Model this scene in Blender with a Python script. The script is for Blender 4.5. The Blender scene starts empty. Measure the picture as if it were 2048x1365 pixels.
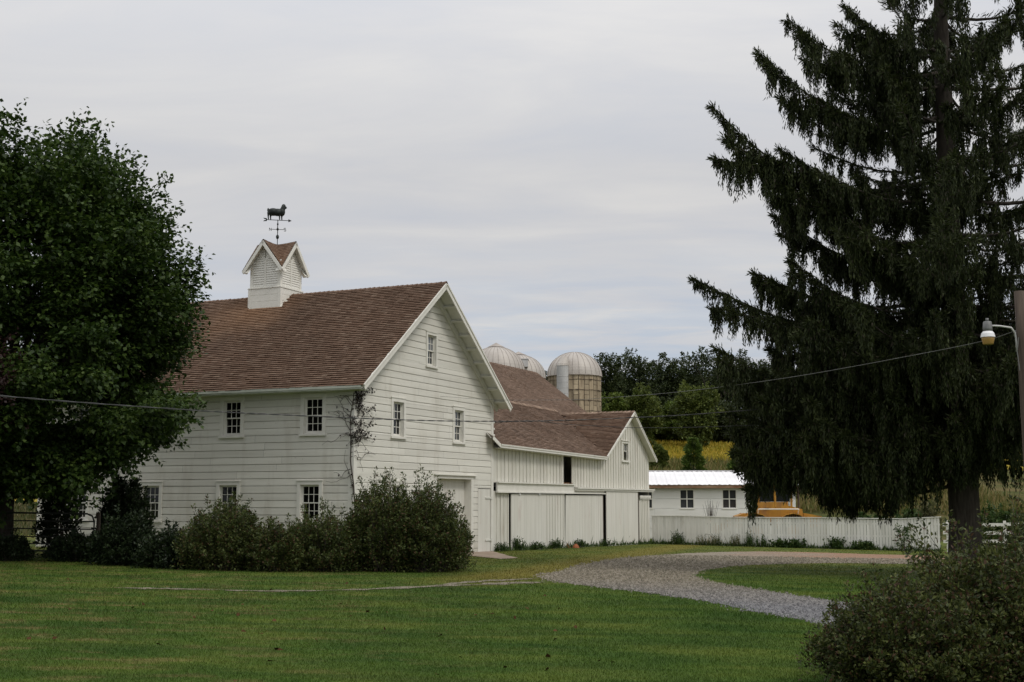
import bpy, bmesh, math, random
import numpy as np
from mathutils import Vector, Matrix

scene = bpy.context.scene
col = scene.collection
R = math.radians
rng = np.random.default_rng(7)
random.seed(7)

# ------------------------------------------------------------------ camera
F, CX, CY, YH, CZ = 2573.0, 1024.0, 682.5, 1004.0, 1.6
PITCH = math.atan((YH - CY) / F)
cam = bpy.data.cameras.new('camera')
cam.sensor_width = 36.0
cam.lens = F / 2048 * 36
cam.clip_end = 3000
co = bpy.data.objects.new('camera', cam)
co.location = (0, 0, CZ)
co.rotation_euler = (R(90) + PITCH, 0, 0)
col.objects.link(co)
scene.camera = co


def ray(u, v):
    dx, dy = (u - CX) / F, -(v - CY) / F
    return np.array([dx, math.cos(PITCH) - dy * math.sin(PITCH), math.sin(PITCH) + dy * math.cos(PITCH)])


def atY(u, v, Y):
    r = ray(u, v)
    return np.array([0, 0, CZ]) + r * Y / r[1]


def gplane(X, Y):
    return 0.013 - 0.0176 * X - 0.0068 * Y


def gp(u, v):                       # the near ground is one tilted plane
    n = np.array([0.0176, 0.0068, 1.0]); r = ray(u, v)
    t = (0.013 - CZ) / (r @ n)
    return np.array([0, 0, CZ]) + r * t


def sstep(a, b, x):
    t = np.clip((x - a) / (b - a), 0, 1)
    return t * t * (3 - 2 * t)


def ground_z(X, Y):
    X = np.asarray(X, float); Y = np.asarray(Y, float)
    Xc = np.clip(X, -60, 60); Yc = np.clip(Y, -20, 90)
    base = gplane(Xc, Yc)
    side = 0.16 + 0.84 * sstep(-32, -6, X)
    rise = 0.12 * np.maximum(0, Y - 86) * sstep(84, 100, Y)
    rise = np.where(Y > 190, 0.12 * 104 + 0.05 * (Y - 190), rise)
    und = 0.25 * np.sin(X * 0.05 + 1.3) * np.sin(Y * 0.043) * sstep(90, 130, Y)
    return base + rise * side + und


# ------------------------------------------------------------------ mesh helpers
class MB:
    def __init__(self):
        self.v, self.f, self.n = [], [], 0

    def add(self, verts, faces):
        self.v.extend([tuple(p) for p in verts])
        self.f.extend([tuple(i + self.n for i in f) for f in faces])
        self.n += len(verts)

    def quad(self, a, b, c, d):
        self.add([a, b, c, d], [(0, 1, 2, 3)])

    def hexa(self, p):              # eight corners: bottom ring 0-3, top ring 4-7
        self.add(p, [(3, 2, 1, 0), (4, 5, 6, 7), (0, 1, 5, 4), (1, 2, 6, 5), (2, 3, 7, 6), (3, 0, 4, 7)])

    def box(self, x0, x1, y0, y1, z0, z1):
        self.hexa([(x0, y0, z0), (x1, y0, z0), (x1, y1, z0), (x0, y1, z0), (x0, y0, z1), (x1, y0, z1), (x1, y1, z1), (x0, y1, z1)])

    def fbox(self, fr, a0, a1, z0, z1, d0, d1):   # box on a wall frame: along r, up, outward n
        P = fr
        self.hexa([P(a0, z0, d0), P(a1, z0, d0), P(a1, z0, d1), P(a0, z0, d1), P(a0, z1, d0), P(a1, z1, d0), P(a1, z1, d1), P(a0, z1, d1)])

    def beam(self, a, b, w, h, up=(0, 0, 1)):
        a, b, up = Vector(a), Vector(b), Vector(up)
        t = (b - a).normalized(); s = t.cross(up).normalized(); u = s.cross(t).normalized()
        P = []
        for q in (a, b):
            P += [q - s * w / 2 - u * h / 2, q + s * w / 2 - u * h / 2, q + s * w / 2 + u * h / 2, q - s * w / 2 + u * h / 2]
        self.add(P, [(3, 2, 1, 0), (4, 5, 6, 7), (0, 1, 5, 4), (1, 2, 6, 5), (2, 3, 7, 6), (3, 0, 4, 7)])

    def tube(self, pts, rad, n=6, cap=True):
        pts = [Vector(p) for p in pts]
        if not hasattr(rad, '__len__'):
            rad = [rad] * len(pts)
        V, Fc = [], []
        ref = Vector((0.13, 0.21, 0.97))
        for i, p in enumerate(pts):
            t = (pts[min(i + 1, len(pts) - 1)] - pts[max(i - 1, 0)]).normalized()
            s = t.cross(ref)
            if s.length < 0.15:
                s = t.cross(Vector((1, 0, 0)))
            s.normalize(); u = s.cross(t)
            for k in range(n):
                a = 2 * math.pi * k / n
                V.append(p + (s * math.cos(a) + u * math.sin(a)) * rad[i])
        for i in range(len(pts) - 1):
            for k in range(n):
                k2 = (k + 1) % n
                Fc.append((i * n + k, i * n + k2, (i + 1) * n + k2, (i + 1) * n + k))
        if cap:
            Fc.append(tuple(range(n - 1, -1, -1)))
            Fc.append(tuple((len(pts) - 1) * n + k for k in range(n)))
        self.add(V, Fc)

    def lathe(self, prof, n=24, c=(0, 0, 0)):     # profile of (r, z)
        V, Fc = [], []
        for r, z in prof:
            for k in range(n):
                a = 2 * math.pi * k / n
                V.append((c[0] + r * math.cos(a), c[1] + r * math.sin(a), c[2] + z))
        for i in range(len(prof) - 1):
            for k in range(n):
                k2 = (k + 1) % n
                Fc.append((i * n + k, i * n + k2, (i + 1) * n + k2, (i + 1) * n + k))
        if prof[0][0] > 1e-6:
            Fc.append(tuple(range(n - 1, -1, -1)))
        if prof[-1][0] > 1e-6:
            Fc.append(tuple((len(prof) - 1) * n + k for k in range(n)))
        self.add(V, Fc)

    def prism(self, poly, y0, y1):                # polygon in x-z swept along y
        n = len(poly)
        V = [(x, y0, z) for x, z in poly] + [(x, y1, z) for x, z in poly]
        self.add(V, [tuple(range(n)), tuple(range(2 * n - 1, n - 1, -1))] + [(i, i + n, (i + 1) % n + n, (i + 1) % n) for i in range(n)])

    def build(self, name, m, parent=None, smooth=False):
        me = bpy.data.meshes.new(name)
        me.from_pydata(self.v, [], self.f)
        me.update()
        o = bpy.data.objects.new(name, me)
        me.materials.append(m)
        if smooth:
            for p in me.polygons:
                p.use_smooth = True
        o.parent = parent
        col.objects.link(o)
        return o


def np_mesh(name, V, quads, m, parent=None, loc=(0, 0, 0)):
    V = np.ascontiguousarray(V, np.float32).reshape(-1, 3); Q = np.ascontiguousarray(quads, np.int32)
    k = Q.shape[1]
    me = bpy.data.meshes.new(name)
    me.vertices.add(len(V)); me.vertices.foreach_set('co', V.ravel())
    me.loops.add(Q.size); me.loops.foreach_set('vertex_index', Q.ravel())
    me.polygons.add(len(Q)); me.polygons.foreach_set('loop_start', np.arange(0, Q.size, k, dtype=np.int32))
    me.update(calc_edges=True)
    me.materials.append(m)
    o = bpy.data.objects.new(name, me)
    o.location = loc; o.parent = parent
    col.objects.link(o)
    return o


def tag(o, label=None, cat=None, group=None, kind=None):
    if label: o['label'] = label
    if cat: o['category'] = cat
    if group: o['group'] = group
    if kind: o['kind'] = kind
    return o


def thing(name, label, cat, loc=(0, 0, 0), rz=0, group=None):
    o = bpy.data.objects.new(name, None)
    o.empty_display_size = 0.3
    o.location = loc; o.rotation_euler = (0, 0, rz)
    col.objects.link(o)
    return tag(o, label, cat, group)


# ------------------------------------------------------------------ materials
def nodes_of(name):
    m = bpy.data.materials.new(name); m.use_nodes = True
    nt = m.node_tree; nt.nodes.clear()
    out = nt.nodes.new('ShaderNodeOutputMaterial')
    return m, nt, out


def N(nt, t, **kw):
    n = nt.nodes.new(t)
    for k, v in kw.items():
        if k.startswith('_'):
            setattr(n, k[1:], v)
        else:
            n.inputs[k.replace('__', ' ')].default_value = v
    return n


def ramp(nt, fac, stops):
    r = nt.nodes.new('ShaderNodeValToRGB')
    e = r.color_ramp.elements
    while len(e) < len(stops):
        e.new(0.5)
    for el, (p, c) in zip(e, stops):
        el.position = p; el.color = (*c, 1)
    nt.links.new(fac, r.inputs[0])
    return r.outputs[0]


def mixc(nt, fac, a, b, mode='MIX'):
    n = nt.nodes.new('ShaderNodeMix'); n.data_type = 'RGBA'; n.blend_type = mode
    L = nt.links.new
    for s, x in ((n.inputs[0], fac), (n.inputs[6], a), (n.inputs[7], b)):
        if isinstance(x, (int, float)): s.default_value = x
        elif isinstance(x, tuple): s.default_value = (*x, 1)
        else: L(x, s)
    return n.outputs[2]


def coord(nt, scale=(1, 1, 1), src='Object'):
    if src == 'World':
        c = nt.nodes.new('ShaderNodeNewGeometry').outputs['Position']
    else:
        c = nt.nodes.new('ShaderNodeTexCoord').outputs[src]
    mp = nt.nodes.new('ShaderNodeMapping'); mp.inputs['Scale'].default_value = scale
    nt.links.new(c, mp.inputs[0])
    return mp.outputs[0]


def noise(nt, vec, scale, detail=4, rough=0.55, dist=0.0):
    n = N(nt, 'ShaderNodeTexNoise', Scale=scale, Detail=detail, Roughness=rough, Distortion=dist)
    nt.links.new(vec, n.inputs['Vector'])
    return n.outputs['Fac']


def mathn(nt, op, a, b=0.0, clamp=False):
    n = nt.nodes.new('ShaderNodeMath'); n.operation = op; n.use_clamp = clamp
    for s, x in ((n.inputs[0], a), (n.inputs[1], b)):
        if isinstance(x, (int, float)): s.default_value = x
        else: nt.links.new(x, s)
    return n.outputs[0]


def maprange(nt, v, a, b, c=0.0, d=1.0):
    n = N(nt, 'ShaderNodeMapRange')
    n.inputs['From Min'].default_value = a; n.inputs['From Max'].default_value = b
    n.inputs['To Min'].default_value = c; n.inputs['To Max'].default_value = d
    nt.links.new(v, n.inputs['Value'])
    return n.outputs[0]


def island(nt):
    return nt.nodes.new('ShaderNodeNewGeometry').outputs['Random Per Island']


def surf(nt, out, colr, rough=0.8, spec=0.3, bump=None, bstr=0.3, bdist=0.02, metallic=0.0):
    b = N(nt, 'ShaderNodeBsdfPrincipled', Roughness=rough, Metallic=metallic)
    b.inputs['Specular IOR Level'].default_value = spec
    if isinstance(colr, tuple): b.inputs['Base Color'].default_value = (*colr, 1)
    else: nt.links.new(colr, b.inputs['Base Color'])
    if bump is not None:
        bn = N(nt, 'ShaderNodeBump', Strength=bstr, Distance=bdist)
        nt.links.new(bump, bn.inputs['Height']); nt.links.new(bn.outputs[0], b.inputs['Normal'])
    nt.links.new(b.outputs[0], out.inputs[0])
    return b


def m_simple(name, c1, c2, scale=4, rough=0.7, isl=0.0, stretch=(1, 1, 1), bstr=0.2, spec=0.3, metallic=0.0, stain=None):
    m, nt, out = nodes_of(name)
    v = coord(nt, stretch)
    f = noise(nt, v, scale)
    c = ramp(nt, f, [(0.3, c1), (0.7, c2)])
    if isl:
        r = maprange(nt, island(nt), 0, 1, 1 - isl, 1 + isl)
        cm = nt.nodes.new('ShaderNodeCombineColor')
        for i in range(3): nt.links.new(r, cm.inputs[i])
        c = mixc(nt, 1.0, c, cm.outputs[0], 'MULTIPLY')
    if stain:
        sc, lo, hi, colr = stain
        g = noise(nt, coord(nt, (1, 1, 0.35)), sc, 6, 0.65)
        c = mixc(nt, maprange(nt, g, lo, hi), c, colr)
    surf(nt, out, c, rough, spec, f, bstr, 0.01, metallic)
    return m


def m_leaf(name, dark, mid, light, trans=0.25, rough=0.55, dead=None, clump=0.9):
    m, nt, out = nodes_of(name)
    isl = island(nt)
    big = noise(nt, coord(nt, (1, 1, 1), 'World'), clump, 2)
    f = mathn(nt, 'ADD', mathn(nt, 'MULTIPLY', isl, 0.6), mathn(nt, 'MULTIPLY', big, 0.5))
    c = ramp(nt, f, [(0.2, dark), (0.55, mid), (0.9, light)])
    if dead:
        frac, dc = dead
        k = mathn(nt, 'GREATER_THAN', mathn(nt, 'FRACT', mathn(nt, 'MULTIPLY', isl, 17.31)), 1 - frac)
        c = mixc(nt, k, c, dc)
    b = N(nt, 'ShaderNodeBsdfPrincipled', Roughness=rough)
    b.inputs['Specular IOR Level'].default_value = 0.25
    nt.links.new(c, b.inputs['Base Color'])
    t = nt.nodes.new('ShaderNodeBsdfTranslucent'); nt.links.new(c, t.inputs[0])
    mx = N(nt, 'ShaderNodeMixShader', Fac=trans)
    nt.links.new(b.outputs[0], mx.inputs[1]); nt.links.new(t.outputs[0], mx.inputs[2])
    nt.links.new(mx.outputs[0], out.inputs[0])
    return m


W1, W2 = (0.665, 0.645, 0.575), (0.765, 0.745, 0.675)
M = {}
m, nt, out = nodes_of('white_siding_paint')
g1 = noise(nt, coord(nt, (0.25, 0.25, 4)), 1.3, 4)
c = ramp(nt, g1, [(0.3, W1), (0.7, W2)])
rr = maprange(nt, island(nt), 0, 1, 0.93, 1.05)
cm = nt.nodes.new('ShaderNodeCombineColor')
for i in range(3): nt.links.new(rr, cm.inputs[i])
c = mixc(nt, 1.0, c, cm.outputs[0], 'MULTIPLY')
st = noise(nt, coord(nt, (1, 1, 0.22)), 1.5, 6, 0.65)
c = mixc(nt, maprange(nt, st, 0.53, 0.78, 0, 0.75), c, (0.53, 0.495, 0.42))
fl = noise(nt, coord(nt, (1, 1, 2.2)), 7.0, 5, 0.7)
c = mixc(nt, maprange(nt, fl, 0.64, 0.70, 0, 0.55), c, (0.36, 0.32, 0.26))
sz_ = nt.nodes.new('ShaderNodeSeparateXYZ'); nt.links.new(coord(nt), sz_.inputs[0])
sp_ = mathn(nt, 'MULTIPLY', maprange(nt, mathn(nt, 'ADD', sz_.outputs[2], mathn(nt, 'MULTIPLY', st, 1.4)), 0.5, 1.5, 0.6, 0.0), 1.0, True)
c = mixc(nt, sp_, c, (0.40, 0.38, 0.30))
surf(nt, out, c, 0.6, 0.25, fl, 0.15, 0.006)
M['siding'] = m
M['trim'] = m_simple('white_trim_paint', (0.695, 0.675, 0.61), (0.775, 0.755, 0.69), 3, 0.5, 0.02, bstr=0.08)
M['soffit'] = m_simple('soffit_paint', (0.62, 0.61, 0.55), (0.72, 0.71, 0.65), 2, 0.6, 0.05)
M['fascia'] = m_simple('eave_fascia_paint', (0.50, 0.53, 0.45), (0.62, 0.64, 0.56), 2, 0.6)
M['board'] = m_simple('white_weathered_board', (0.60, 0.58, 0.51), (0.72, 0.70, 0.63), 2.5, 0.65, 0.05, (3, 3, 0.3), 0.2, stain=(1.6, 0.57, 0.8, (0.50, 0.45, 0.38)))
M['fence'] = m_simple('white_fence_board', (0.66, 0.645, 0.59), (0.80, 0.785, 0.735), 2.5, 0.65, 0.08, (3, 3, 0.3), 0.2, stain=(1.9, 0.6, 0.85, (0.45, 0.41, 0.34)))
M['door'] = m_simple('white_door_panel', (0.62, 0.60, 0.535), (0.72, 0.70, 0.64), 1.2, 0.55, 0.02, (4, 4, 0.3), 0.1, stain=(1.3, 0.58, 0.8, (0.55, 0.47, 0.42)))
M['shed_wall'] = m_simple('white_block_wall', (0.70, 0.69, 0.65), (0.80, 0.79, 0.76), 1.0, 0.7, 0, (0.5, 0.5, 2), 0.15)
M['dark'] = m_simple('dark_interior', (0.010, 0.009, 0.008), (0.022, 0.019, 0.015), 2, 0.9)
M['darkwood'] = m_simple('dark_gap_wood', (0.07, 0.055, 0.045), (0.15, 0.12, 0.095), 3, 0.9, 0, (3, 3, 0.4))
M['rustwood'] = m_simple('brown_bare_wood', (0.14, 0.06, 0.03), (0.30, 0.20, 0.13), 3, 0.85, 0.1, (0.4, 1, 2))
M['hay'] = m_simple('hay_and_bare_sill', (0.25, 0.13, 0.06), (0.40, 0.24, 0.12), 8, 0.9)
M['metal_roof'] = m_simple('pale_metal_roof', (0.72, 0.71, 0.72), (0.84, 0.83, 0.84), 0.8, 0.45, 0, (0.3, 1, 1), 0.05)
M['galv'] = m_simple('galvanised_metal', (0.42, 0.41, 0.40), (0.60, 0.59, 0.57), 1.5, 0.5, 0.03, (1, 1, 0.4), 0.1, metallic=0.15)
M['dome'] = m_simple('weathered_dome_metal', (0.36, 0.325, 0.29), (0.50, 0.465, 0.42), 0.8, 0.55, 0.05, (1, 1, 0.3), 0.1, metallic=0.1, stain=(0.7, 0.55, 0.85, (0.34, 0.28, 0.22)))
M['dome_seam'] = m_simple('dome_seam_metal', (0.26, 0.225, 0.20), (0.40, 0.36, 0.32), 2, 0.6)
M['stave'] = m_simple('concrete_stave', (0.22, 0.17, 0.11), (0.44, 0.36, 0.245), 0.9, 0.85, 0.28, (3, 3, 0.35), 0.3, stain=(1.1, 0.47, 0.68, (0.11, 0.08, 0.052)))
M['hoop'] = m_simple('rusty_steel_hoop', (0.05, 0.035, 0.025), (0.11, 0.08, 0.06), 5, 0.8)
M['bark'] = m_simple('bark', (0.024, 0.019, 0.015), (0.06, 0.049, 0.039), 6, 0.95, 0, (3, 3, 0.5), 0.8)
M['twig'] = m_simple('twig_bark', (0.04, 0.032, 0.026), (0.085, 0.07, 0.058), 6, 0.95)
M['pole'] = m_simple('weathered_pole_wood', (0.055, 0.042, 0.033), (0.115, 0.088, 0.068), 3, 0.9, 0, (8, 8, 0.3), 0.5)
M['cable'] = m_simple('cable_jacket', (0.02, 0.02, 0.02), (0.05, 0.05, 0.05), 3, 0.45, spec=0.5)
M['cable_grey'] = m_simple('grey_cable', (0.10, 0.10, 0.095), (0.20, 0.20, 0.19), 3, 0.45)
M['vane'] = m_simple('dark_verdigris_metal', (0.012, 0.014, 0.013), (0.035, 0.042, 0.038), 6, 0.55, metallic=0.3)
M['gate'] = m_simple('dark_gate_tube', (0.02, 0.022, 0.02), (0.05, 0.05, 0.045), 4, 0.5)
M['yellow'] = m_simple('faded_yellow_machine_paint', (0.36, 0.17, 0.022), (0.50, 0.25, 0.035), 2, 0.6, 0.03, stain=(2.5, 0.5, 0.75, (0.20, 0.10, 0.045)))
M['tyre'] = m_simple('tyre_rubber', (0.015, 0.015, 0.015), (0.03, 0.03, 0.03), 5, 0.85)
M['slab'] = m_simple('tan_concrete', (0.22, 0.16, 0.115), (0.33, 0.26, 0.20), 1.5, 0.9, bstr=0.3)
M['clay'] = m_simple('orange_clay', (0.22, 0.07, 0.03), (0.34, 0.12, 0.05), 9, 0.85)


def m_glass(name, c, rough, spec):
    m, nt, out = nodes_of(name)
    f = noise(nt, coord(nt), 1.3, 2)
    cc = ramp(nt, f, [(0.35, tuple(x * 0.7 for x in c)), (0.7, c)])
    surf(nt, out, cc, rough, spec, f, 0.08, 0.05)
    return m


M['glass'] = m_glass('dark_window_glass', (0.008, 0.008, 0.007), 0.06, 0.35)
M['glass_grey'] = m_glass('sky_curtain_grey_glass', (0.20, 0.21, 0.22), 0.15, 0.5)  # grey base colour paints in reflected sky, plus some curtain
M['glass_mid'] = m_glass('dim_window_glass', (0.055, 0.058, 0.06), 0.1, 0.5)
M['glass_cab'] = m_glass('cab_glass', (0.010, 0.012, 0.014), 0.2, 0.3)
M['lens'] = m_glass('amber_lamp_lens', (0.40, 0.24, 0.07), 0.3, 0.5)


def m_shingle(name, spread=1.0, stain=None):
    m, nt, out = nodes_of(name)
    isl = island(nt)
    c = ramp(nt, isl, [(0.0, (0.100, 0.060, 0.040)), (0.3, (0.128, 0.078, 0.052)), (0.6, (0.146, 0.092, 0.063)), (0.85, (0.162, 0.107, 0.076)), (1.0, (0.200, 0.140, 0.100))])
    v = coord(nt)
    g = noise(nt, v, 0.55, 5, 0.6)
    c = mixc(nt, maprange(nt, g, 0.35, 0.7, 0.0, 0.55), c, (0.088, 0.056, 0.039))
    g2 = noise(nt, v, 9.0, 3)
    c = mixc(nt, maprange(nt, g2, 0.4, 0.8, 0, 0.3), c, (0.19, 0.125, 0.086))
    if stain:                        # rust-orange wash on the courses below the cupola
        (cx, cy, cz), rad = stain
        vd = nt.nodes.new('ShaderNodeVectorMath'); vd.operation = 'DISTANCE'
        mp = coord(nt); nt.links.new(mp, vd.inputs[0]); vd.inputs[1].default_value = (cx, cy, cz)
        dd = mathn(nt, 'ADD', vd.outputs['Value'], mathn(nt, 'MULTIPLY', g, 1.6))
        c = mixc(nt, maprange(nt, dd, 0.9, rad, 0.55, 0.0), c, (0.34, 0.20, 0.115))
    surf(nt, out, c, 0.9, 0.15, g2, 0.35, 0.01)
    return m


M['shingle_barn'] = m_shingle('wood_shingle_brown', stain=((4.2, 7.2, 8.8), 3.4))
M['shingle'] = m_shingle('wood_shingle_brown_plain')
M['shingle_cap'] = m_simple('ridge_cap_shingle', (0.20, 0.135, 0.095), (0.29, 0.21, 0.155), 2, 0.9, 0.2)
M['shingle_main'] = m_simple('main_slope_shingle', (0.145, 0.092, 0.063), (0.215, 0.148, 0.108), 0.7, 0.9, 0.22, (1, 1, 1), 0.2, stain=(0.8, 0.55, 0.8, (0.10, 0.066, 0.048)))  # stable main slope, a lighter brown than its cross gable
M['shingle_tan'] = m_simple('faded_tan_shingle', (0.165, 0.108, 0.075), (0.225, 0.155, 0.114), 0.5, 0.9, 0.15, (1, 1, 1), 0.2)
M['shingle_cup'] = m_shingle('wood_shingle_cupola', stain=((5.1, 6.8, 9.2), 3.2))


_p, _q = gp(1010, 1153), gp(1250, 1112)
_d = (_q - _p)[:2] / np.linalg.norm((_q - _p)[:2])
EDGE_L = (-_d[1], _d[0], float(_d[1] * _p[0] - _d[0] * _p[1]))


def turf_colour(nt, blades):
    p = coord(nt, (1, 1, 1), 'World')
    sep = nt.nodes.new('ShaderNodeSeparateXYZ'); nt.links.new(p, sep.inputs[0])
    X, Y = sep.outputs[0], sep.outputs[1]
    n1 = noise(nt, coord(nt, (0.6, 1.0, 1), 'World'), 0.75, 4, 0.6)
    n2 = noise(nt, coord(nt, (0.55, 1.5, 1), 'World'), 1.7, 4, 0.65)
    n3 = noise(nt, p, 18, 3, 0.7)
    # mowing passes run on a long curve
    arc = mathn(nt, 'SINE', mathn(nt, 'ADD', mathn(nt, 'MULTIPLY', mathn(nt, 'SQRT', mathn(nt, 'ADD', mathn(nt, 'POWER', mathn(nt, 'ADD', X, 26.0), 2.0), mathn(nt, 'POWER', mathn(nt, 'SUBTRACT', Y, -14.0), 2.0))), 3.1), mathn(nt, 'MULTIPLY', n1, 4.0)))
    c = ramp(nt, n1, [(0.36, (0.025, 0.060, 0.0072)), (0.5, (0.048, 0.091, 0.0112)), (0.64, (0.088, 0.120, 0.018))])
    c = mixc(nt, maprange(nt, arc, -0.9, 0.9, 0.0, 0.22), c, (0.09, 0.115, 0.021))
    # parched spots, mostly left of the drive
    left = maprange(nt, X, 1.5, -7.0, 0.0, 1.0)
    dry = mathn(nt, 'MULTIPLY', maprange(nt, n2, 0.52, 0.64), left, True)
    c = mixc(nt, mathn(nt, 'MULTIPLY', dry, 0.85), c, (0.185, 0.135, 0.058))
    dk = maprange(nt, noise(nt, coord(nt, (0.3, 1.4, 1), 'World'), 0.9, 3), 0.54, 0.64, 0, 0.65)
    c = mixc(nt, dk, c, (0.030, 0.062, 0.009))
    c = mixc(nt, maprange(nt, n3, 0.35, 0.75, 0, 0.35), c, (0.034, 0.056, 0.008))
    # yellowed, stressed turf along the edge of the gravel
    ln = mathn(nt, 'ADD', mathn(nt, 'MULTIPLY', X, EDGE_L[0]), mathn(nt, 'ADD', mathn(nt, 'MULTIPLY', Y, EDGE_L[1]), EDGE_L[2]))
    band = mathn(nt, 'MULTIPLY', maprange(nt, mathn(nt, 'ABSOLUTE', mathn(nt, 'ADD', ln, mathn(nt, 'MULTIPLY', mathn(nt, 'SUBTRACT', n2, 0.5), 2.0))), 0.5, 1.7, 1.0, 0.0), maprange(nt, Y, 27.0, 31.0), True)
    edge = mathn(nt, 'MAXIMUM', mathn(nt, 'MULTIPLY', band, 0.55), mathn(nt, 'MULTIPLY', mathn(nt, 'MULTIPLY', maprange(nt, n2, 0.4, 0.6), maprange(nt, Y, 30.0, 44.0, 0.0, 1.0)), 0.4))
    c = mixc(nt, edge, c, (0.20, 0.145, 0.032))
    return c, n3


m, nt, out = nodes_of('turf')
c, n3 = turf_colour(nt, False)
surf(nt, out, c, 0.9, 0.1, n3, 0.6, 0.04)
M['turf'] = m
m, nt, out = nodes_of('grass_blades')
c, n3 = turf_colour(nt, True)
r = maprange(nt, island(nt), 0, 1, 0.7, 1.6)
cm = nt.nodes.new('ShaderNodeCombineColor')
for i in range(3): nt.links.new(r, cm.inputs[i])
c = mixc(nt, 1.0, c, cm.outputs[0], 'MULTIPLY')
b = N(nt, 'ShaderNodeBsdfPrincipled', Roughness=0.6); b.inputs['Specular IOR Level'].default_value = 0.15
nt.links.new(c, b.inputs['Base Color'])
t = nt.nodes.new('ShaderNodeBsdfTranslucent'); nt.links.new(c, t.inputs[0])
mx = N(nt, 'ShaderNodeMixShader', Fac=0.3)
nt.links.new(b.outputs[0], mx.inputs[1]); nt.links.new(t.outputs[0], mx.inputs[2]); nt.links.new(mx.outputs[0], out.inputs[0])
M['grass'] = m

# gravel: bluish crushed stone near, tan further round, reddish soil showing at the far right
m, nt, out = nodes_of('gravel_drive')
p = coord(nt, (1, 1, 1), 'World')
vo = N(nt, 'ShaderNodeTexVoronoi', Scale=24.0); nt.links.new(p, vo.inputs['Vector'])
vo2 = N(nt, 'ShaderNodeTexVoronoi', Scale=55.0); nt.links.new(p, vo2.inputs['Vector'])
sx = nt.nodes.new('ShaderNodeSeparateColor'); nt.links.new(vo.outputs['Color'], sx.inputs[0])
sy = nt.nodes.new('ShaderNodeSeparateColor'); nt.links.new(vo2.outputs['Color'], sy.inputs[0])
f = mathn(nt, 'ADD', mathn(nt, 'MULTIPLY', sx.outputs[0], 0.6), mathn(nt, 'MULTIPLY', sy.outputs[0], 0.4))
grey = ramp(nt, f, [(0.1, (0.07, 0.07, 0.075)), (0.45, (0.13, 0.13, 0.136)), (0.9, (0.23, 0.23, 0.23))])
tan = ramp(nt, f, [(0.1, (0.09, 0.075, 0.055)), (0.45, (0.19, 0.16, 0.12)), (0.9, (0.34, 0.30, 0.24))])
red = ramp(nt, f, [(0.1, (0.13, 0.07, 0.04)), (0.5, (0.24, 0.135, 0.08)), (0.9, (0.33, 0.24, 0.17))])
sep = nt.nodes.new('ShaderNodeSeparateXYZ'); nt.links.new(p, sep.inputs[0])
wob = mathn(nt, 'MULTIPLY', mathn(nt, 'SUBTRACT', noise(nt, p, 0.35, 4), 0.5), 14.0)
c = mixc(nt, maprange(nt, mathn(nt, 'ADD', sep.outputs[1], wob), 22.5, 31.0), grey, tan)
c = mixc(nt, mathn(nt, 'MULTIPLY', maprange(nt, mathn(nt, 'ADD', sep.outputs[0], wob), 8.0, 13.0), maprange(nt, sep.outputs[1], 44.0, 52.0), True), c, red)
surf(nt, out, c, 0.9, 0.2, vo.outputs['Distance'], 0.5, 0.02)
M['gravel'] = m


def m_field(name, lo, mid, hi, sc=0.25, st=(0.4, 1, 1)):
    m, nt, out = nodes_of(name)
    f = noise(nt, coord(nt, st, 'World'), sc, 6, 0.65)
    g = noise(nt, coord(nt, (1, 1, 1), 'World'), 3.0, 4, 0.7)
    c = ramp(nt, f, [(0.3, lo), (0.5, mid), (0.72, hi)])
    c = mixc(nt, maprange(nt, g, 0.35, 0.7, 0, 0.5), c, tuple(x * 0.55 for x in lo))
    surf(nt, out, c, 0.95, 0.1, g, 1.0, 0.3)
    return m


M['meadow'] = m_field('rough_meadow', (0.05, 0.075, 0.015), (0.11, 0.10, 0.035), (0.19, 0.14, 0.065))
M['crop'] = m_field('yellowing_crop', (0.20, 0.19, 0.024), (0.34, 0.26, 0.034), (0.40, 0.285, 0.05), 0.12, (0.15, 1, 1))
M['maple'] = m_leaf('maple_leaf', (0.014, 0.030, 0.006), (0.031, 0.060, 0.009), (0.072, 0.110, 0.020), 0.28, clump=0.9)
M['copper'] = m_leaf('copper_leaf', (0.014, 0.006, 0.006), (0.024, 0.010, 0.009), (0.040, 0.018, 0.014), 0.15)
M['needle'] = m_leaf('spruce_needles', (0.014, 0.021, 0.006), (0.028, 0.038, 0.010), (0.058, 0.072, 0.020), 0.18, 0.65, dead=(0.05, (0.045, 0.036, 0.024)))
M['bush'] = m_leaf('shrub_leaf', (0.028, 0.042, 0.012), (0.058, 0.078, 0.020), (0.125, 0.145, 0.042), 0.32, dead=(0.12, (0.085, 0.050, 0.024)))
M['front_bush'] = m_leaf('foreground_shrub_leaf', (0.019, 0.029, 0.008), (0.048, 0.063, 0.016), (0.128, 0.143, 0.039), 0.3, dead=(0.13, (0.085, 0.048, 0.026)), clump=1.6)
M['ivy'] = m_leaf('creeper_leaf', (0.008, 0.015, 0.006), (0.015, 0.027, 0.009), (0.030, 0.046, 0.015), 0.15)
M['dead_leaf'] = m_leaf('withered_leaf', (0.010, 0.007, 0.007), (0.02, 0.014, 0.013), (0.05, 0.035, 0.03), 0.1)
M['weed'] = m_leaf('weed_leaf', (0.020, 0.045, 0.012), (0.045, 0.085, 0.02), (0.10, 0.135, 0.04), 0.3)
M['straw'] = m_leaf('seeding_grass', (0.06, 0.08, 0.025), (0.12, 0.125, 0.05), (0.22, 0.20, 0.10), 0.3)
M['wood_dark'] = m_leaf('wood_leaf_dark', (0.016, 0.026, 0.009), (0.036, 0.052, 0.016), (0.078, 0.096, 0.032), 0.25, clump=0.25)
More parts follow.
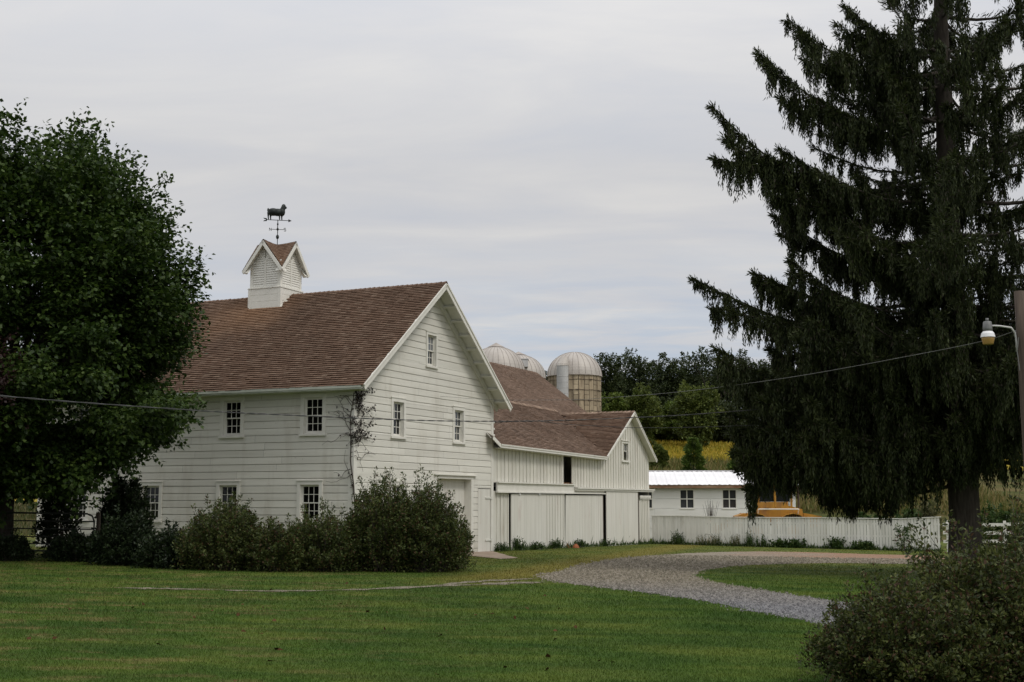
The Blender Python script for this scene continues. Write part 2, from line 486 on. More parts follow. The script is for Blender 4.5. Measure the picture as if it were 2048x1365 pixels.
M['wood_mid'] = m_leaf('wood_leaf_mid', (0.048, 0.072, 0.014), (0.098, 0.128, 0.025), (0.17, 0.195, 0.048), 0.25, clump=0.3)
M['wood_light'] = m_leaf('wood_leaf_light', (0.05, 0.085, 0.014), (0.11, 0.155, 0.026), (0.18, 0.21, 0.05), 0.2, clump=0.3)
M['cedar'] = m_leaf('conifer_shrub', (0.04, 0.075, 0.013), (0.09, 0.145, 0.025), (0.15, 0.20, 0.04), 0.15)

# ------------------------------------------------------------------ world and light
w = bpy.data.worlds.new('World'); scene.world = w; w.use_nodes = True
nt = w.node_tree; nt.nodes.clear()
out = nt.nodes.new('ShaderNodeOutputWorld')
bg = nt.nodes.new('ShaderNodeBackground'); nt.links.new(bg.outputs[0], out.inputs[0])
SUN_EL, SUN_AZ = R(52), math.atan2(0.80, -0.60)          # azimuth from +Y toward +X
sky = nt.nodes.new('ShaderNodeTexSky'); sky.sky_type = 'NISHITA'; sky.sun_disc = False
sky.sun_elevation = SUN_EL; sky.sun_rotation = SUN_AZ; sky.air_density = 1.0; sky.dust_density = 2.0
tc = nt.nodes.new('ShaderNodeTexCoord')
sp = nt.nodes.new('ShaderNodeSeparateXYZ'); nt.links.new(tc.outputs['Generated'], sp.inputs[0])
el = sp.outputs[2]
# cloud sheet: project the direction onto a plane overhead
div = mathn(nt, 'ADD', mathn(nt, 'MAXIMUM', el, 0.0), 0.10)
cmb = nt.nodes.new('ShaderNodeCombineXYZ')
nt.links.new(mathn(nt, 'DIVIDE', sp.outputs[0], div), cmb.inputs[0])
nt.links.new(mathn(nt, 'DIVIDE', sp.outputs[1], div), cmb.inputs[1])
mp = nt.nodes.new('ShaderNodeMapping'); mp.inputs['Scale'].default_value = (0.9, 1.9, 1); mp.inputs['Rotation'].default_value = (0, 0, 0.25)
nt.links.new(cmb.outputs[0], mp.inputs[0])
n1 = noise(nt, mp.outputs[0], 1.5, 7, 0.55, 0.4)
n2 = noise(nt, mp.outputs[0], 0.6, 4, 0.5, 0.2)
cl = ramp(nt, n1, [(0.30, (0.555, 0.575, 0.625)), (0.5, (0.620, 0.622, 0.640)), (0.68, (0.695, 0.685, 0.675))])
cl = mixc(nt, maprange(nt, n2, 0.35, 0.65, 0.0, 0.45), cl, (0.60, 0.61, 0.635))
clear = mixc(nt, 1.0, sky.outputs[0], (0.105, 0.105, 0.105), 'MULTIPLY')
lowc = mixc(nt, 0.62, clear, (0.52, 0.61, 0.76))
n3 = noise(nt, mp.outputs[0], 2.6, 6, 0.6, 0.5)
thin = mathn(nt, 'MULTIPLY', maprange(nt, el, 0.21, 0.09, 0.0, 1.0), maprange(nt, n3, 0.40, 0.60, 0.15, 1.0), True)
cc = mixc(nt, mathn(nt, 'MULTIPLY', thin, 0.75), cl, lowc)
gain = maprange(nt, el, 0.25, 0.95, 1.0, 2.1)
cm = nt.nodes.new('ShaderNodeCombineColor')
for i in range(3): nt.links.new(gain, cm.inputs[i])
cc = mixc(nt, 1.0, cc, cm.outputs[0], 'MULTIPLY')
nt.links.new(cc, bg.inputs[0]); bg.inputs[1].default_value = 1.0
sun = bpy.data.lights.new('sun', 'SUN'); sun.energy = 1.25; sun.angle = R(14); sun.color = (1.0, 0.955, 0.88)
so = bpy.data.objects.new('sun', sun); col.objects.link(so)
sd = Vector((math.sin(SUN_AZ) * math.cos(SUN_EL), math.cos(SUN_AZ) * math.cos(SUN_EL), math.sin(SUN_EL)))
so.rotation_euler = sd.to_track_quat('Z', 'Y').to_euler(); so.location = sd * 60
scene.view_settings.view_transform = 'Standard'; scene.view_settings.look = 'None'
scene.view_settings.exposure = 0.0; scene.view_settings.gamma = 1.0
scene.cycles.max_bounces = 6; scene.cycles.diffuse_bounces = 3; scene.cycles.transparent_max_bounces = 6
scene.cycles.sample_clamp_indirect = 4

# ------------------------------------------------------------------ ground
xs = np.concatenate([np.linspace(-700, -90, 16), np.linspace(-80, 80, 81), np.linspace(90, 700, 16)])
ys = np.concatenate([np.linspace(-60, 70, 27), np.linspace(72, 200, 65), np.linspace(210, 900, 24)])
GX, GY = np.meshgrid(xs, ys)
V = np.stack([GX, GY, ground_z(GX, GY)], -1).reshape(-1, 3)
nx, ny = len(xs), len(ys)
I = (np.arange(ny - 1)[:, None] * nx + np.arange(nx - 1)[None, :]).ravel()
g = np_mesh('lawn', V, np.stack([I, I + 1, I + nx + 1, I + nx], 1), M['turf'])
tag(g, kind='structure')


def draped(name, x0, x1, y0, y1, nxx, nyy, m, lift, keep=None):
    a, b = np.meshgrid(np.linspace(x0, x1, nxx), np.linspace(y0, y1, nyy))
    VV = np.stack([a, b, ground_z(a, b) + lift], -1).reshape(-1, 3)
    ii = (np.arange(nyy - 1)[:, None] * nxx + np.arange(nxx - 1)[None, :]).ravel()
    Q = np.stack([ii, ii + 1, ii + nxx + 1, ii + nxx], 1)
    if keep is not None:
        cen = VV[Q].mean(1); Q = Q[keep(cen)]
    o = np_mesh(name, VV, Q, m)
    return tag(o, kind='structure')


draped('meadow', -160, 120, 88, 156, 141, 32, M['meadow'], 0.05)
draped('crop_field', -120, 120, 138, 170, 121, 41, M['crop'], 0.11, lambda c: c[:, 1] > 142 + 3 * np.sin(c[:, 0] * 0.07) + 1.5 * np.sin(c[:, 0] * 0.31))


def jitter_loop(pts, step, amp, seed, closed=True):
    r = np.random.default_rng(seed); o = []
    n = len(pts)
    for i in range(n if closed else n - 1):
        a, b = np.array(pts[i][:2]), np.array(pts[(i + 1) % n][:2])
        k = max(1, int(np.linalg.norm(b - a) / step))
        for j in range(k):
            o.append(a + (b - a) * j / k + (r.normal(0, amp, 2) if j else r.normal(0, amp * 0.4, 2)))
    if not closed: o.append(np.array(pts[-1][:2]))
    return o


def spline(pts, n=8):
    P = [np.array(p[:2], float) for p in pts]; P = [2 * P[0] - P[1]] + P + [2 * P[-1] - P[-2]]
    o = []
    for i in range(1, len(P) - 2):
        for j in range(n):
            t = j / n; a, b, c, d = P[i - 1], P[i], P[i + 1], P[i + 2]
            o.append(0.5 * (2 * b + (c - a) * t + (2 * a - 5 * b + 4 * c - d) * t * t + (3 * b - a - 3 * c + d) * t ** 3))
    o.append(P[-2])
    return o


def sheet(name, loops, m, lift, thick=0.0):
    bm = bmesh.new()
    for lp in loops:
        vs = [bm.verts.new((x, y, gplane(x, y) + lift)) for x, y in lp]
        f = bm.faces.new(vs)
        if f.normal.z < 0: f.normal_flip()
    bmesh.ops.triangulate(bm, faces=bm.faces[:])
    bm.normal_update()
    for f in bm.faces:
        if f.normal.z < 0: f.normal_flip()
    me = bpy.data.meshes.new(name); bm.to_mesh(me); bm.free()
    me.materials.append(m)
    o = bpy.data.objects.new(name, me); col.objects.link(o)
    return tag(o, kind='structure')


# drive: outlines as measured points on the ground plane, smoothed
outer = spline([gp(u, v) for u, v in [(1900, 1300), (1760, 1272), (1630, 1245), (1500, 1221), (1350, 1193), (1220, 1178), (1140, 1168), (1085, 1158), (1092, 1149), (1135, 1139), (1190, 1126), (1270, 1115), (1400, 1106), (1560, 1104), (1780, 1110), (1960, 1114)]], 6)
inner = spline([gp(u, v) for u, v in [(1960, 1130), (1780, 1128), (1640, 1127), (1500, 1131), (1430, 1137), (1388, 1147), (1395, 1157), (1450, 1170), (1560, 1187), (1660, 1202), (1780, 1224), (1900, 1250)]], 6)
drive_loop = jitter_loop(list(outer), 0.22, 0.10, 3, False) + jitter_loop(list(inner), 0.22, 0.08, 4, False)
sheet('gravel_driveway', [drive_loop], M['gravel'], 0.006)


def strip(pts, w0, w1, seed, step=0.35):
    r = np.random.default_rng(seed)
    c = jitter_loop(spline(pts, 6), step, 0.01, seed, False)
    L, Rr = [], []
    for i, p in enumerate(c):
        q = c[min(i + 1, len(c) - 1)] - c[max(i - 1, 0)]; nrm = np.array([-q[1], q[0]]); nrm = nrm / (np.linalg.norm(nrm) + 1e-9)
        e = min(1, 4 * i / len(c) + 0.15, 4 * (len(c) - 1 - i) / len(c) + 0.15)
        h = 0.5 * e * r.uniform(w0, w1)
        L.append(p + nrm * h * r.uniform(0.5, 1.3)); Rr.append(p - nrm * h * r.uniform(0.5, 1.3))
    return L + Rr[::-1]


tracks = [strip([gp(u, v) for u, v in pp], a, b, s) for pp, a, b, s in [
    ([(225, 1176), (300, 1178), (360, 1179), (440, 1181)], 0.15, 0.60, 11), ([(430, 1181), (540, 1183), (660, 1182)], 0.15, 0.55, 12),
    ([(645, 1182), (780, 1178), (880, 1173), (960, 1170)], 0.15, 0.65, 13), ([(880, 1172), (940, 1165), (1010, 1161), (1075, 1158)], 0.2, 0.5, 14),
    ([(950, 1171), (1030, 1167), (1095, 1165)], 0.3, 0.7, 15)]]
M['path'] = m_simple('pale_path_grit', (0.09, 0.08, 0.05), (0.24, 0.205, 0.155), 5, 0.95, 0, bstr=0.6)
sheet('worn_path', tracks, M['path'], 0.010)
sheet('concrete_apron', [jitter_loop([gp(u, v) for u, v in [(915, 1092), (955, 1097), (985, 1103), (1010, 1110), (1036, 1117), (1000, 1119), (955, 1114), (925, 1112)]], 0.5, 0.03, 5)], M['slab'], 0.012)

# ------------------------------------------------------------------ frames of the farm buildings
A = R(24.93)
dv = np.array([math.sin(A), math.cos(A), 0]); ev = np.array([-math.cos(A), math.sin(A), 0])
C0 = np.array([-5.104, 41.5, 0.0]); O2 = C0 + dv * 10.2
RZ = math.atan2(dv[1], dv[0])


def frame(o, r, n):
    o, r, n = np.array(o, float), np.array(r, float), np.array(n, float)
    return lambda a, z, d: tuple(o + r * a + n * d + np.array([0, 0, z]))


def clapboards(mb, fr, z0, z1, step, xl, xr, holes):
    """Lap siding on a wall frame; xl(z), xr(z) bound it; holes = (a0,a1,b0,b1)."""
    z = z0
    while z < z1 - 1e-4:
        zt = min(z + step, z1)
        cuts = sorted({z, zt} | {h for q in holes for h in q[2:4] if z + 1e-3 < h < zt - 1e-3})
        for lo, hi in zip(cuts[:-1], cuts[1:]):
            mid = (lo + hi) / 2
            hs = sorted((q[0], q[1]) for q in holes if q[2] < mid < q[3])
            seg, a = [], None
            edges = [None] + [x for h in hs for x in h] + [None]
            for i in range(0, len(edges), 2):
                l, r = edges[i], edges[i + 1]
                l0, l1 = (xl(lo), xl(hi)) if l is None else (l, l)
                r0, r1 = (xr(lo), xr(hi)) if r is None else (r, r)
                if r0 - l0 < 0.01: continue
                if r1 < l1: l1 = r1 = (l1 + r1) / 2
                # break long boards at random butt joints
                js = [0.0]
                while js[-1] < 1:
                    js.append(min(1.0, js[-1] + random.uniform(2.6, 4.6) / max(0.1, r0 - l0)))
                    if js[-1] > 0.9: js[-1] = 1.0
                g = 0.0025
                for s0, s1 in zip(js[:-1], js[1:]):
                    A0, B0 = l0 + (r0 - l0) * s0 + (g if s0 else 0), l0 + (r0 - l0) * s1 - (g if s1 < 1 else 0)
                    A1, B1 = l1 + (r1 - l1) * s0 + (g if s0 else 0), l1 + (r1 - l1) * s1 - (g if s1 < 1 else 0)
                    bot = abs(lo - z) < 1e-3; top = abs(hi - zt) < 1e-3
                    k = (hi - lo - 0.038) / (hi - lo) if top and hi - lo > 0.06 else 1.0
                    Ak, Bk = A0 + (A1 - A0) * k, B0 + (B1 - B0) * k; zk = lo + (hi - lo) * k
                    o = random.uniform(-0.002, 0.002)
                    P = [fr(A0, lo, 0.042 + o), fr(B0, lo, 0.042 + o), fr(Bk, zk, 0.037 + o), fr(Ak, zk, 0.037 + o)]
                    Fs = [(0, 1, 2, 3)]
                    if k < 1:
                        P += [fr(B1, hi, 0.004), fr(A1, hi, 0.004)]; Fs.append((3, 2, 4, 5))
                    if bot:
                        i0 = len(P); P += [fr(A0, lo, 0.0), fr(B0, lo, 0.0)]; Fs.append((i0, i0 + 1, 1, 0))
                    mb.add(P, Fs)
        z = zt


def vboards(mb, fr, a0, a1, zb, zt, w, batten=0.05, holes=(), gap=0.004, jit=0.004):
    a = a0
    while a < a1 - 0.02:
        b = min(a + w, a1)
        mid = (a + b) / 2
        cut = [(zb(mid), None)]
        spans = [(None, None)]
        hs = [q for q in holes if q[0] < mid < q[1]]
        lo0, lo1, hi0, hi1 = zb(a), zb(b), zt(a), zt(b)
        parts = [((lo0, lo1), (hi0, hi1))]
        for q in hs:
            npart = []
            for (p0, p1), (q0, q1) in parts:
                if q[2] > min(p0, p1) + 0.02: npart.append(((p0, p1), (min(q0, q[2]), min(q1, q[2]))))
                if q[3] < max(q0, q1) - 0.02: npart.append(((max(p0, q[3]), max(p1, q[3])), (q0, q1)))
            parts = npart
        for (p0, p1), (q0, q1) in parts:
            o = random.uniform(0, jit)
            x0, x1 = a + gap / 2, b - gap / 2
            mb.hexa([fr(x0, p0, -0.02), fr(x1, p1, -0.02), fr(x1, p1, 0.012 + o), fr(x0, p0, 0.012 + o), fr(x0, q0, -0.02), fr(x1, q1, -0.02), fr(x1, q1, 0.012 + o), fr(x0, q0, 0.012 + o)])
            if batten:
                e0, e1 = b - batten / 2, b + batten / 2
                if b < a1 - 0.05:
                    mb.hexa([fr(e0, p1, 0.0165), fr(e1, p1, 0.0165), fr(e1, p1, 0.046), fr(e0, p1, 0.046), fr(e0, q1, 0.0165), fr(e1, q1, 0.0165), fr(e1, q1, 0.046), fr(e0, q1, 0.046)])
        a = b


def window(parent, fr, a, z0, w, h, casing=0.13, glass='glass', top_glass=None, cols=3, open_frac=0.0):
    """Double-hung sash: casing with sill and drip cap > pane(s), sash."""
    a0, a1, z1 = a - w / 2, a + w / 2, z0 + h
    f = MB()
    f.fbox(fr, a0 - casing, a0, z0 - 0.02, z1, 0.0, 0.066); f.fbox(fr, a1, a1 + casing, z0 - 0.02, z1, 0.0, 0.066)
    f.fbox(fr, a0 - casing, a1 + casing, z1 + 0.002, z1 + casing * 0.95, 0.0, 0.067)
    f.fbox(fr, a0 - casing - 0.02, a1 + casing + 0.02, z1 + casing * 0.95 + 0.002, z1 + casing * 0.95 + 0.03, 0.0, 0.085)
    f.fbox(fr, a0 - casing - 0.03, a1 + casing + 0.03, z0 - 0.085, z0 - 0.022, 0.0, 0.10)
    for x0, x1, y0, y1 in ((a0, a0 + 0.02, z0, z1), (a1 - 0.02, a1, z0, z1), (a0 + 0.02, a1 - 0.02, z1 - 0.02, z1), (a0 + 0.02, a1 - 0.02, z0, z0 + 0.02)):
        f.fbox(fr, x0, x1, y0, y1, -0.13, -0.003)
    win = f.build('window', M['trim'], parent)
    zm = (z0 + z1) / 2
    for k, (lo, hi, dd) in enumerate(((z0 + 0.02, zm + 0.02, -0.085), (zm - 0.02, z1 - 0.02, -0.045))):
        s = MB(); x0, x1 = a0 + 0.021, a1 - 0.021
        bot = 0.065 if k == 0 else 0.04
        s.fbox(fr, x0, x0 + 0.04, lo, hi, dd - 0.03, dd); s.fbox(fr, x1 - 0.04, x1, lo, hi, dd - 0.03, dd)
        s.fbox(fr, x0 + 0.04, x1 - 0.04, lo, lo + bot, dd - 0.03, dd); s.fbox(fr, x0 + 0.04, x1 - 0.04, hi - 0.04, hi, dd - 0.03, dd)
        gx0, gx1, gz0, gz1 = x0 + 0.04, x1 - 0.04, lo + bot, hi - 0.04
        for i in range(1, cols):
            x = gx0 + (gx1 - gx0) * i / cols
            s.fbox(fr, x - 0.011, x + 0.011, gz0, gz1, dd - 0.025, dd - 0.004)
        zz = (gz0 + gz1) / 2
        for i in range(cols):
            xa, xb = gx0 + (gx1 - gx0) * i / cols + (0.011 if i else 0), gx0 + (gx1 - gx0) * (i + 1) / cols - (0.011 if i < cols - 1 else 0)
            s.fbox(fr, xa, xb, zz - 0.011, zz + 0.011, dd - 0.025, dd - 0.005)
        s.build('sash', M['trim'], win)
        p = MB()
        p.fbox(fr, x0 + 0.005, x1 - 0.005, lo + 0.005, hi - 0.005, dd - 0.020, dd - 0.016)
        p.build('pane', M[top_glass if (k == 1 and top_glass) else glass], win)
    return win


def shingles(mb, o, u, v, n, L, H, exp=0.135, keep=None, thick=0.036, wmin=0.12, wmax=0.30, seed=1):
    """Individual shingles on a slope: o origin at the eave, u along, v up the slope, n outward."""
    r = random.Random(seed)
    o, u, v, n = (np.array(x, float) for x in (o, u, v, n))
    rows = int(H / exp) + 1
    for i in range(rows):
        y0 = i * exp; y1 = min(H, y0 + exp * 1.12)
        x = -r.uniform(0, 0.2)
        sag = 0
        while x < L:
            w = r.uniform(wmin, wmax)
            xa, xb = max(0.0, x + 0.003), min(L, x + w - 0.003)
            x += w
            if xb - xa < 0.02: continue
            if keep and not keep((xa + xb) / 2, y0 + exp / 2): continue
            dy = r.uniform(-0.007, 0.005); t = thick * r.uniform(0.8, 1.2)
            A0 = o + u * xa + v * (y0 + dy); B0 = o + u * xb + v * (y0 + dy)
            A1 = o + u * xa + v * y1; B1 = o + u * xb + v * y1
            mb.add([A0 + n * (t + 0.006), B0 + n * (t + 0.006), B1 + n * 0.005, A1 + n * 0.005, A0 + n * 0.001, B0 + n * 0.001],
                   [(0, 1, 2, 3), (4, 5, 1, 0), (4, 0, 3), (5, 2, 1)])


def ridge_caps(mb, a, b, half, drop, step=0.2, seed=1):
    r = random.Random(seed)
    a, b = np.array(a, float), np.array(b, float); L = np.linalg.norm(b - a); t = (b - a) / L
    s = np.cross(t, [0, 0, 1]); s = s / np.linalg.norm(s)
    x = 0.0
    while x < L:
        x1 = min(L, x + step * 1.15); h0 = 0.035 + r.uniform(0, 0.018); h1 = 0.02
        p0, p1 = a + t * x, a + t * x1
        k = np.array([0, 0, 1.0])
        for sg in (1, -1):
            P = [p0 + k * h0, p1 + k * h1, p1 + s * sg * half + k * (h1 - drop), p0 + s * sg * half + k * (h0 - drop)]
            P += [q - k * 0.03 for q in P]
            if sg < 0: P = P[:4][::-1] + P[4:][::-1]
            mb.hexa([P[7], P[6], P[5], P[4], P[3], P[2], P[1], P[0]])
        x += step


# ------------------------------------------------------------------ the big white barn
W, LEN = 10.2, 13.2
EX, EZ, AX, AZ, OH = -0.48, 5.30, 5.12, 9.46, 0.60
SL = (AZ - EZ) / (AX - EX)
barn = thing('white_barn', 'large white clapboard barn with brown shingled roof and louvred cupola', 'barn', tuple(C0), RZ)
FRONT = frame((0, 0, 0), (0, 1, 0), (-1, 0, 0)); GABLE = frame((0, 0, 0), (1, 0, 0), (0, -1, 0))
roofz = lambda x: EZ + SL * (min(x, 2 * AX - x) - EX)
wt = lambda x: roofz(x) - 0.20
wz = roofz(0) - 0.20
uw = [(1.53, 3.82), (4.79, 3.82), (8.04, 3.82), (11.3, 3.82)]
lw = [(1.61, 0.98), (4.87, 0.98), (8.15, 0.98), (11.42, 0.98)]
WW, WH = 0.72, 1.17
fh = [(a - WW / 2, a + WW / 2, z, z + WH) for a, z in uw + lw]
mb = MB()
clapboards(mb, FRONT, -0.25, wz, 0.238, lambda z: 0.14, lambda z: LEN, fh)
gw = [(2.79, 3.82), (7.30, 3.82), (2.77, 0.98)]
hw = (5.14, 6.47)
gh = [(a - WW / 2, a + WW / 2, z, z + WH) for a, z in gw] + [(hw[0] - 0.32, hw[0] + 0.32, hw[1], hw[1] + 1.1), (5.62, 8.35, -0.5, 2.44), (8.93, 10.05, -0.6, 2.12)]
inv = lambda z: max(0.14, (z + 0.20 - EZ) / SL + EX)
clapboards(mb, GABLE, -0.38, AZ - 0.33, 0.238, inv, lambda z: min(2 * AX - inv(z), W - 0.14), gh)
wall = mb.build('wall', M['siding'], barn)
mb = MB()     # corner boards, frieze, foundation and the plain back walls
mb.box(-0.06, 0.14, -0.06, 0.0, -0.38, wz - 0.02); mb.box(-0.06, 0.0, 0.0, 0.14, -0.38, wz - 0.02)
mb.build('corner_board', M['trim'], barn); mb = MB()
mb.box(W - 0.14, W + 0.06, -0.06, 0.0, -0.5, wz - 0.05)
mb.build('corner_board', M['trim'], barn); mb = MB()
mb.box(-0.055, 0.0, LEN, LEN + 0.15, -0.3, wz)
mb.build('corner_board', M['trim'], barn); mb = MB()
mb.box(W, W + 0.03, 0.0, LEN, -0.5, wz)
mb.add([(0.0, LEN + 0.02, -0.3), (W, LEN + 0.02, -0.3), (W, LEN + 0.02, wz), (AX, LEN + 0.02, AZ - 0.25), (0.0, LEN + 0.02, wz)], [(0, 1, 2, 3, 4)])
mb.build('back_wall', M['trim'], barn)
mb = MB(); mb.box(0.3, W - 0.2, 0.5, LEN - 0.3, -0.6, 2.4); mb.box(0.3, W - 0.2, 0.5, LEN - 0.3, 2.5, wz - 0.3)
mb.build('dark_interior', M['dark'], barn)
# roof deck with the exposed underside at the gable
mb = MB()
Y0, Y1 = -OH, LEN + 0.5
nv = np.array([-SL, 0, 1]); nv = nv / np.linalg.norm(nv); nv2 = nv * [-1, 1, 1]
for sg, n in ((1, nv), (-1, nv2)):
    ex = EX if sg > 0 else 2 * AX - EX
    e0, a0 = np.array([ex, 0, EZ]), np.array([AX, 0, AZ])
    P = []
    for off in (0.055, 0.0):
        P += [e0 - n * off + [0, Y0, 0], e0 - n * off + [0, Y1, 0], a0 - n * off * 1.0 + [0, Y1, 0], a0 - n * off + [0, Y0, 0]]
    mb.hexa(P if sg < 0 else [P[3], P[2], P[1], P[0], P[7], P[6], P[5], P[4]])
mb.build('roof_deck', M['soffit'], barn)
mb = MB()
Hs = math.hypot(AX - EX, AZ - EZ)
vs = np.array([AX - EX, 0, AZ - EZ]) / Hs
hole = lambda x, y: not (6.05 < x + Y0 - 0.04 < 7.55 and EX - 0.05 + vs[0] * y > 4.40)
shingles(mb, np.array([EX, Y0 - 0.04, EZ]) - vs * 0.05, (0, 1, 0), vs, nv, Y1 - Y0 + 0.06, Hs + 0.02, keep=hole, seed=3)
vs2 = vs * [-1, 1, 1]
shingles(mb, np.array([2 * AX - EX, Y1, EZ]) - vs2 * 0.05, (0, -1, 0), vs2, nv2, Y1 - Y0 + 0.04, Hs + 0.02, exp=0.2, wmin=0.3, wmax=0.6, seed=4)
ridge_caps(mb, (AX, Y0 - 0.05, AZ + 0.005), (AX, 6.08, AZ + 0.005), 0.14, 0.105, seed=2)
ridge_caps(mb, (AX, 7.52, AZ + 0.005), (AX, Y1, AZ + 0.005), 0.14, 0.105, seed=3)
mb.build('roof', M['shingle_barn'], barn)
# eave fascia, rake boards, frieze along the gable, lookouts under the overhang
mb = MB()
mb.box(EX - 0.03, EX - 0.002, Y0 + 0.03, Y1, EZ - 0.13, EZ - 0.005); mb.box(EX, -0.002, Y0 + 0.05, Y1, EZ - 0.145, EZ - 0.13)
mb.box(EX - 0.055, EX - 0.032, Y0 + 0.03, Y1, EZ - 0.085, EZ + 0.0)
mb.build('eave_fascia', M['fascia'], barn)
mb = MB()
for sg in (1, -1):
    ex = EX if sg > 0 else 2 * AX - EX
    n = nv if sg > 0 else nv2
    e, a = np.array([ex, Y0 - 0.025, EZ]) - n * 0.09, np.array([AX, Y0 - 0.025, AZ]) - n * 0.09
    a[2] = AZ - 0.09 * 1.25; a[0] = AX
    mb.beam(e, a, 0.045, 0.20, n)
    e2, a2 = e + n * 0.075 + [0, -0.035, 0], a + n * 0.075 + [0, -0.035, 0]
    mb.beam(e2, a2, 0.03, 0.055, n)
mb.build('rake_board', M['trim'], barn)
mb = MB()
for sg in (1, -1):
    n = nv if sg > 0 else nv2
    x0 = 0.0 if sg > 0 else W
    e, a = np.array([x0, -0.075, roofz(0)]) - n * 0.17, np.array([AX, -0.075, AZ]) - n * 0.17
    if sg < 0: e = np.array([W + 0.45, -0.075, roofz(W + 0.45)]) - n * 0.17
    mb.beam(e, a, 0.07, 0.20, n)
mb.build('gable_frieze', M['soffit'], barn)
for sg in (1, -1):
    ts = np.linspace(0.05, 0.93, 9) if sg < 0 else np.linspace(0.05, 0.93, 9)
    n = nv if sg > 0 else nv2
    for t in ts:
        x = AX - sg * t * (AX - EX)
        q = np.array([x, 0, roofz(x)]) - n * 0.105
        mb = MB()
        mb.beam(q + [0, Y0 + 0.001, 0], q + [0, -0.112, 0], 0.09, 0.09, n)
        mb.build('lookout', M['soffit'], barn)
for a, z in uw + lw:
    window(barn, FRONT, a, z, WW, WH)
for a, z in gw:
    window(barn, GABLE, a, z, WW, WH, glass='glass_mid' if a > 7 else 'glass')
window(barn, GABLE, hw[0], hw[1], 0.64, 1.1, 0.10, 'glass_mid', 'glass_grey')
# garage opening: deep jamb, header and a flush overhead door
mb = MB()
mb.fbox(GABLE, 5.62, 8.35, -0.5, 2.44, -0.27, -0.24)
gd = mb.build('garage_door', M['door'], barn)
mb = MB()
mb.fbox(GABLE, 5.46, 5.615, -0.5, 2.44, -0.25, 0.05); mb.fbox(GABLE, 8.355, 8.53, -0.5, 2.44, -0.25, 0.05)
mb.fbox(GABLE, 5.46, 8.53, 2.442, 2.56, -0.25, 0.055); mb.fbox(GABLE, 5.36, 8.72, 2.562, 2.60, 0.0, 0.12)
mb.build('garage_door_frame', M['trim'], barn)
mb = MB(); mb.fbox(GABLE, 8.96, 10.04, -0.45, 2.09, -0.03, 0.031)
dr = mb.build('side_door', M['door'], barn)
for z in (0.1, 1.72):
    mb = MB(); mb.fbox(GABLE, 9.58, 10.12, z, z + 0.06, 0.031, 0.06); mb.fbox(GABLE, 10.02, 10.14, z - 0.03, z + 0.09, 0.06, 0.075)
    mb.build('strap_hinge', M['soffit'], dr)
mb = MB(); mb.fbox(GABLE, 8.88, 8.945, -0.45, 2.16, -0.03, 0.012); mb.fbox(GABLE, 8.88, 10.06, 2.105, 2.16, -0.03, 0.014)
mb.build('door_gap', M['darkwood'], barn)
# insulator bracket at the far corner
mb = MB(); mb.box(W + 0.046, W + 0.07, -0.05, 0.03, 3.85, 4.75)
for z in (3.95, 4.2, 4.45, 4.7):
    mb.tube([(W + 0.05, -0.01, z), (W + 0.2, -0.01, z)], 0.045, 8)
mb.build('insulator_bracket', M['trim'], barn)

# cupola (part of the barn) with its own roof and louvres
CX0, CY0, HW_ = AX, 6.80, 0.70
mb = MB()
b = HW_ + 0.035
mb.box(CX0 - b, CX0 + b, CY0 - b, CY0 + b, 8.7, 9.66)
mb.box(CX0 - b - 0.03, CX0 + b + 0.03, CY0 - b - 0.03, CY0 + b + 0.03, 9.662, 9.70)
for sx in (-1, 1):
    for sy in (-1, 1):      # corner posts
        x0, y0 = CX0 + sx * HW_, CY0 + sy * HW_
        mb.box(min(x0, x0 - sx * 0.14), max(x0, x0 - sx * 0.14), min(y0, y0 - sy * 0.14), max(y0, y0 - sy * 0.14), 9.702, 10.74)
        x0, y0 = CX0 + sx * (b + 0.012), CY0 + sy * (b + 0.012)
        mb.box(min(x0, x0 - sx * 0.13), max(x0, x0 - sx * 0.13), min(y0, y0 - sy * 0.13), max(y0, y0 - sy * 0.13), 8.7, 9.655)
mb.box(CX0 - 0.6, CX0 + 0.6, CY0 - 0.6, CY0 + 0.6, 9.7, 10.7)
for i in range(3):
    z = 8.92 + 0.25 * i
    mb.box(CX0 - b - 0.006, CX0 + b + 0.006, CY0 - b + 0.12, CY0 + b - 0.12, z, z + 0.222); mb.box(CX0 - b + 0.12, CX0 + b - 0.12, CY0 - b - 0.006, CY0 + b + 0.006, z, z + 0.222)
cup = mb.build('cupola', M['trim'], barn)
PKZ, EVZ, RO = 11.50, 10.62, 0.20      # gable peak, eave, overhang
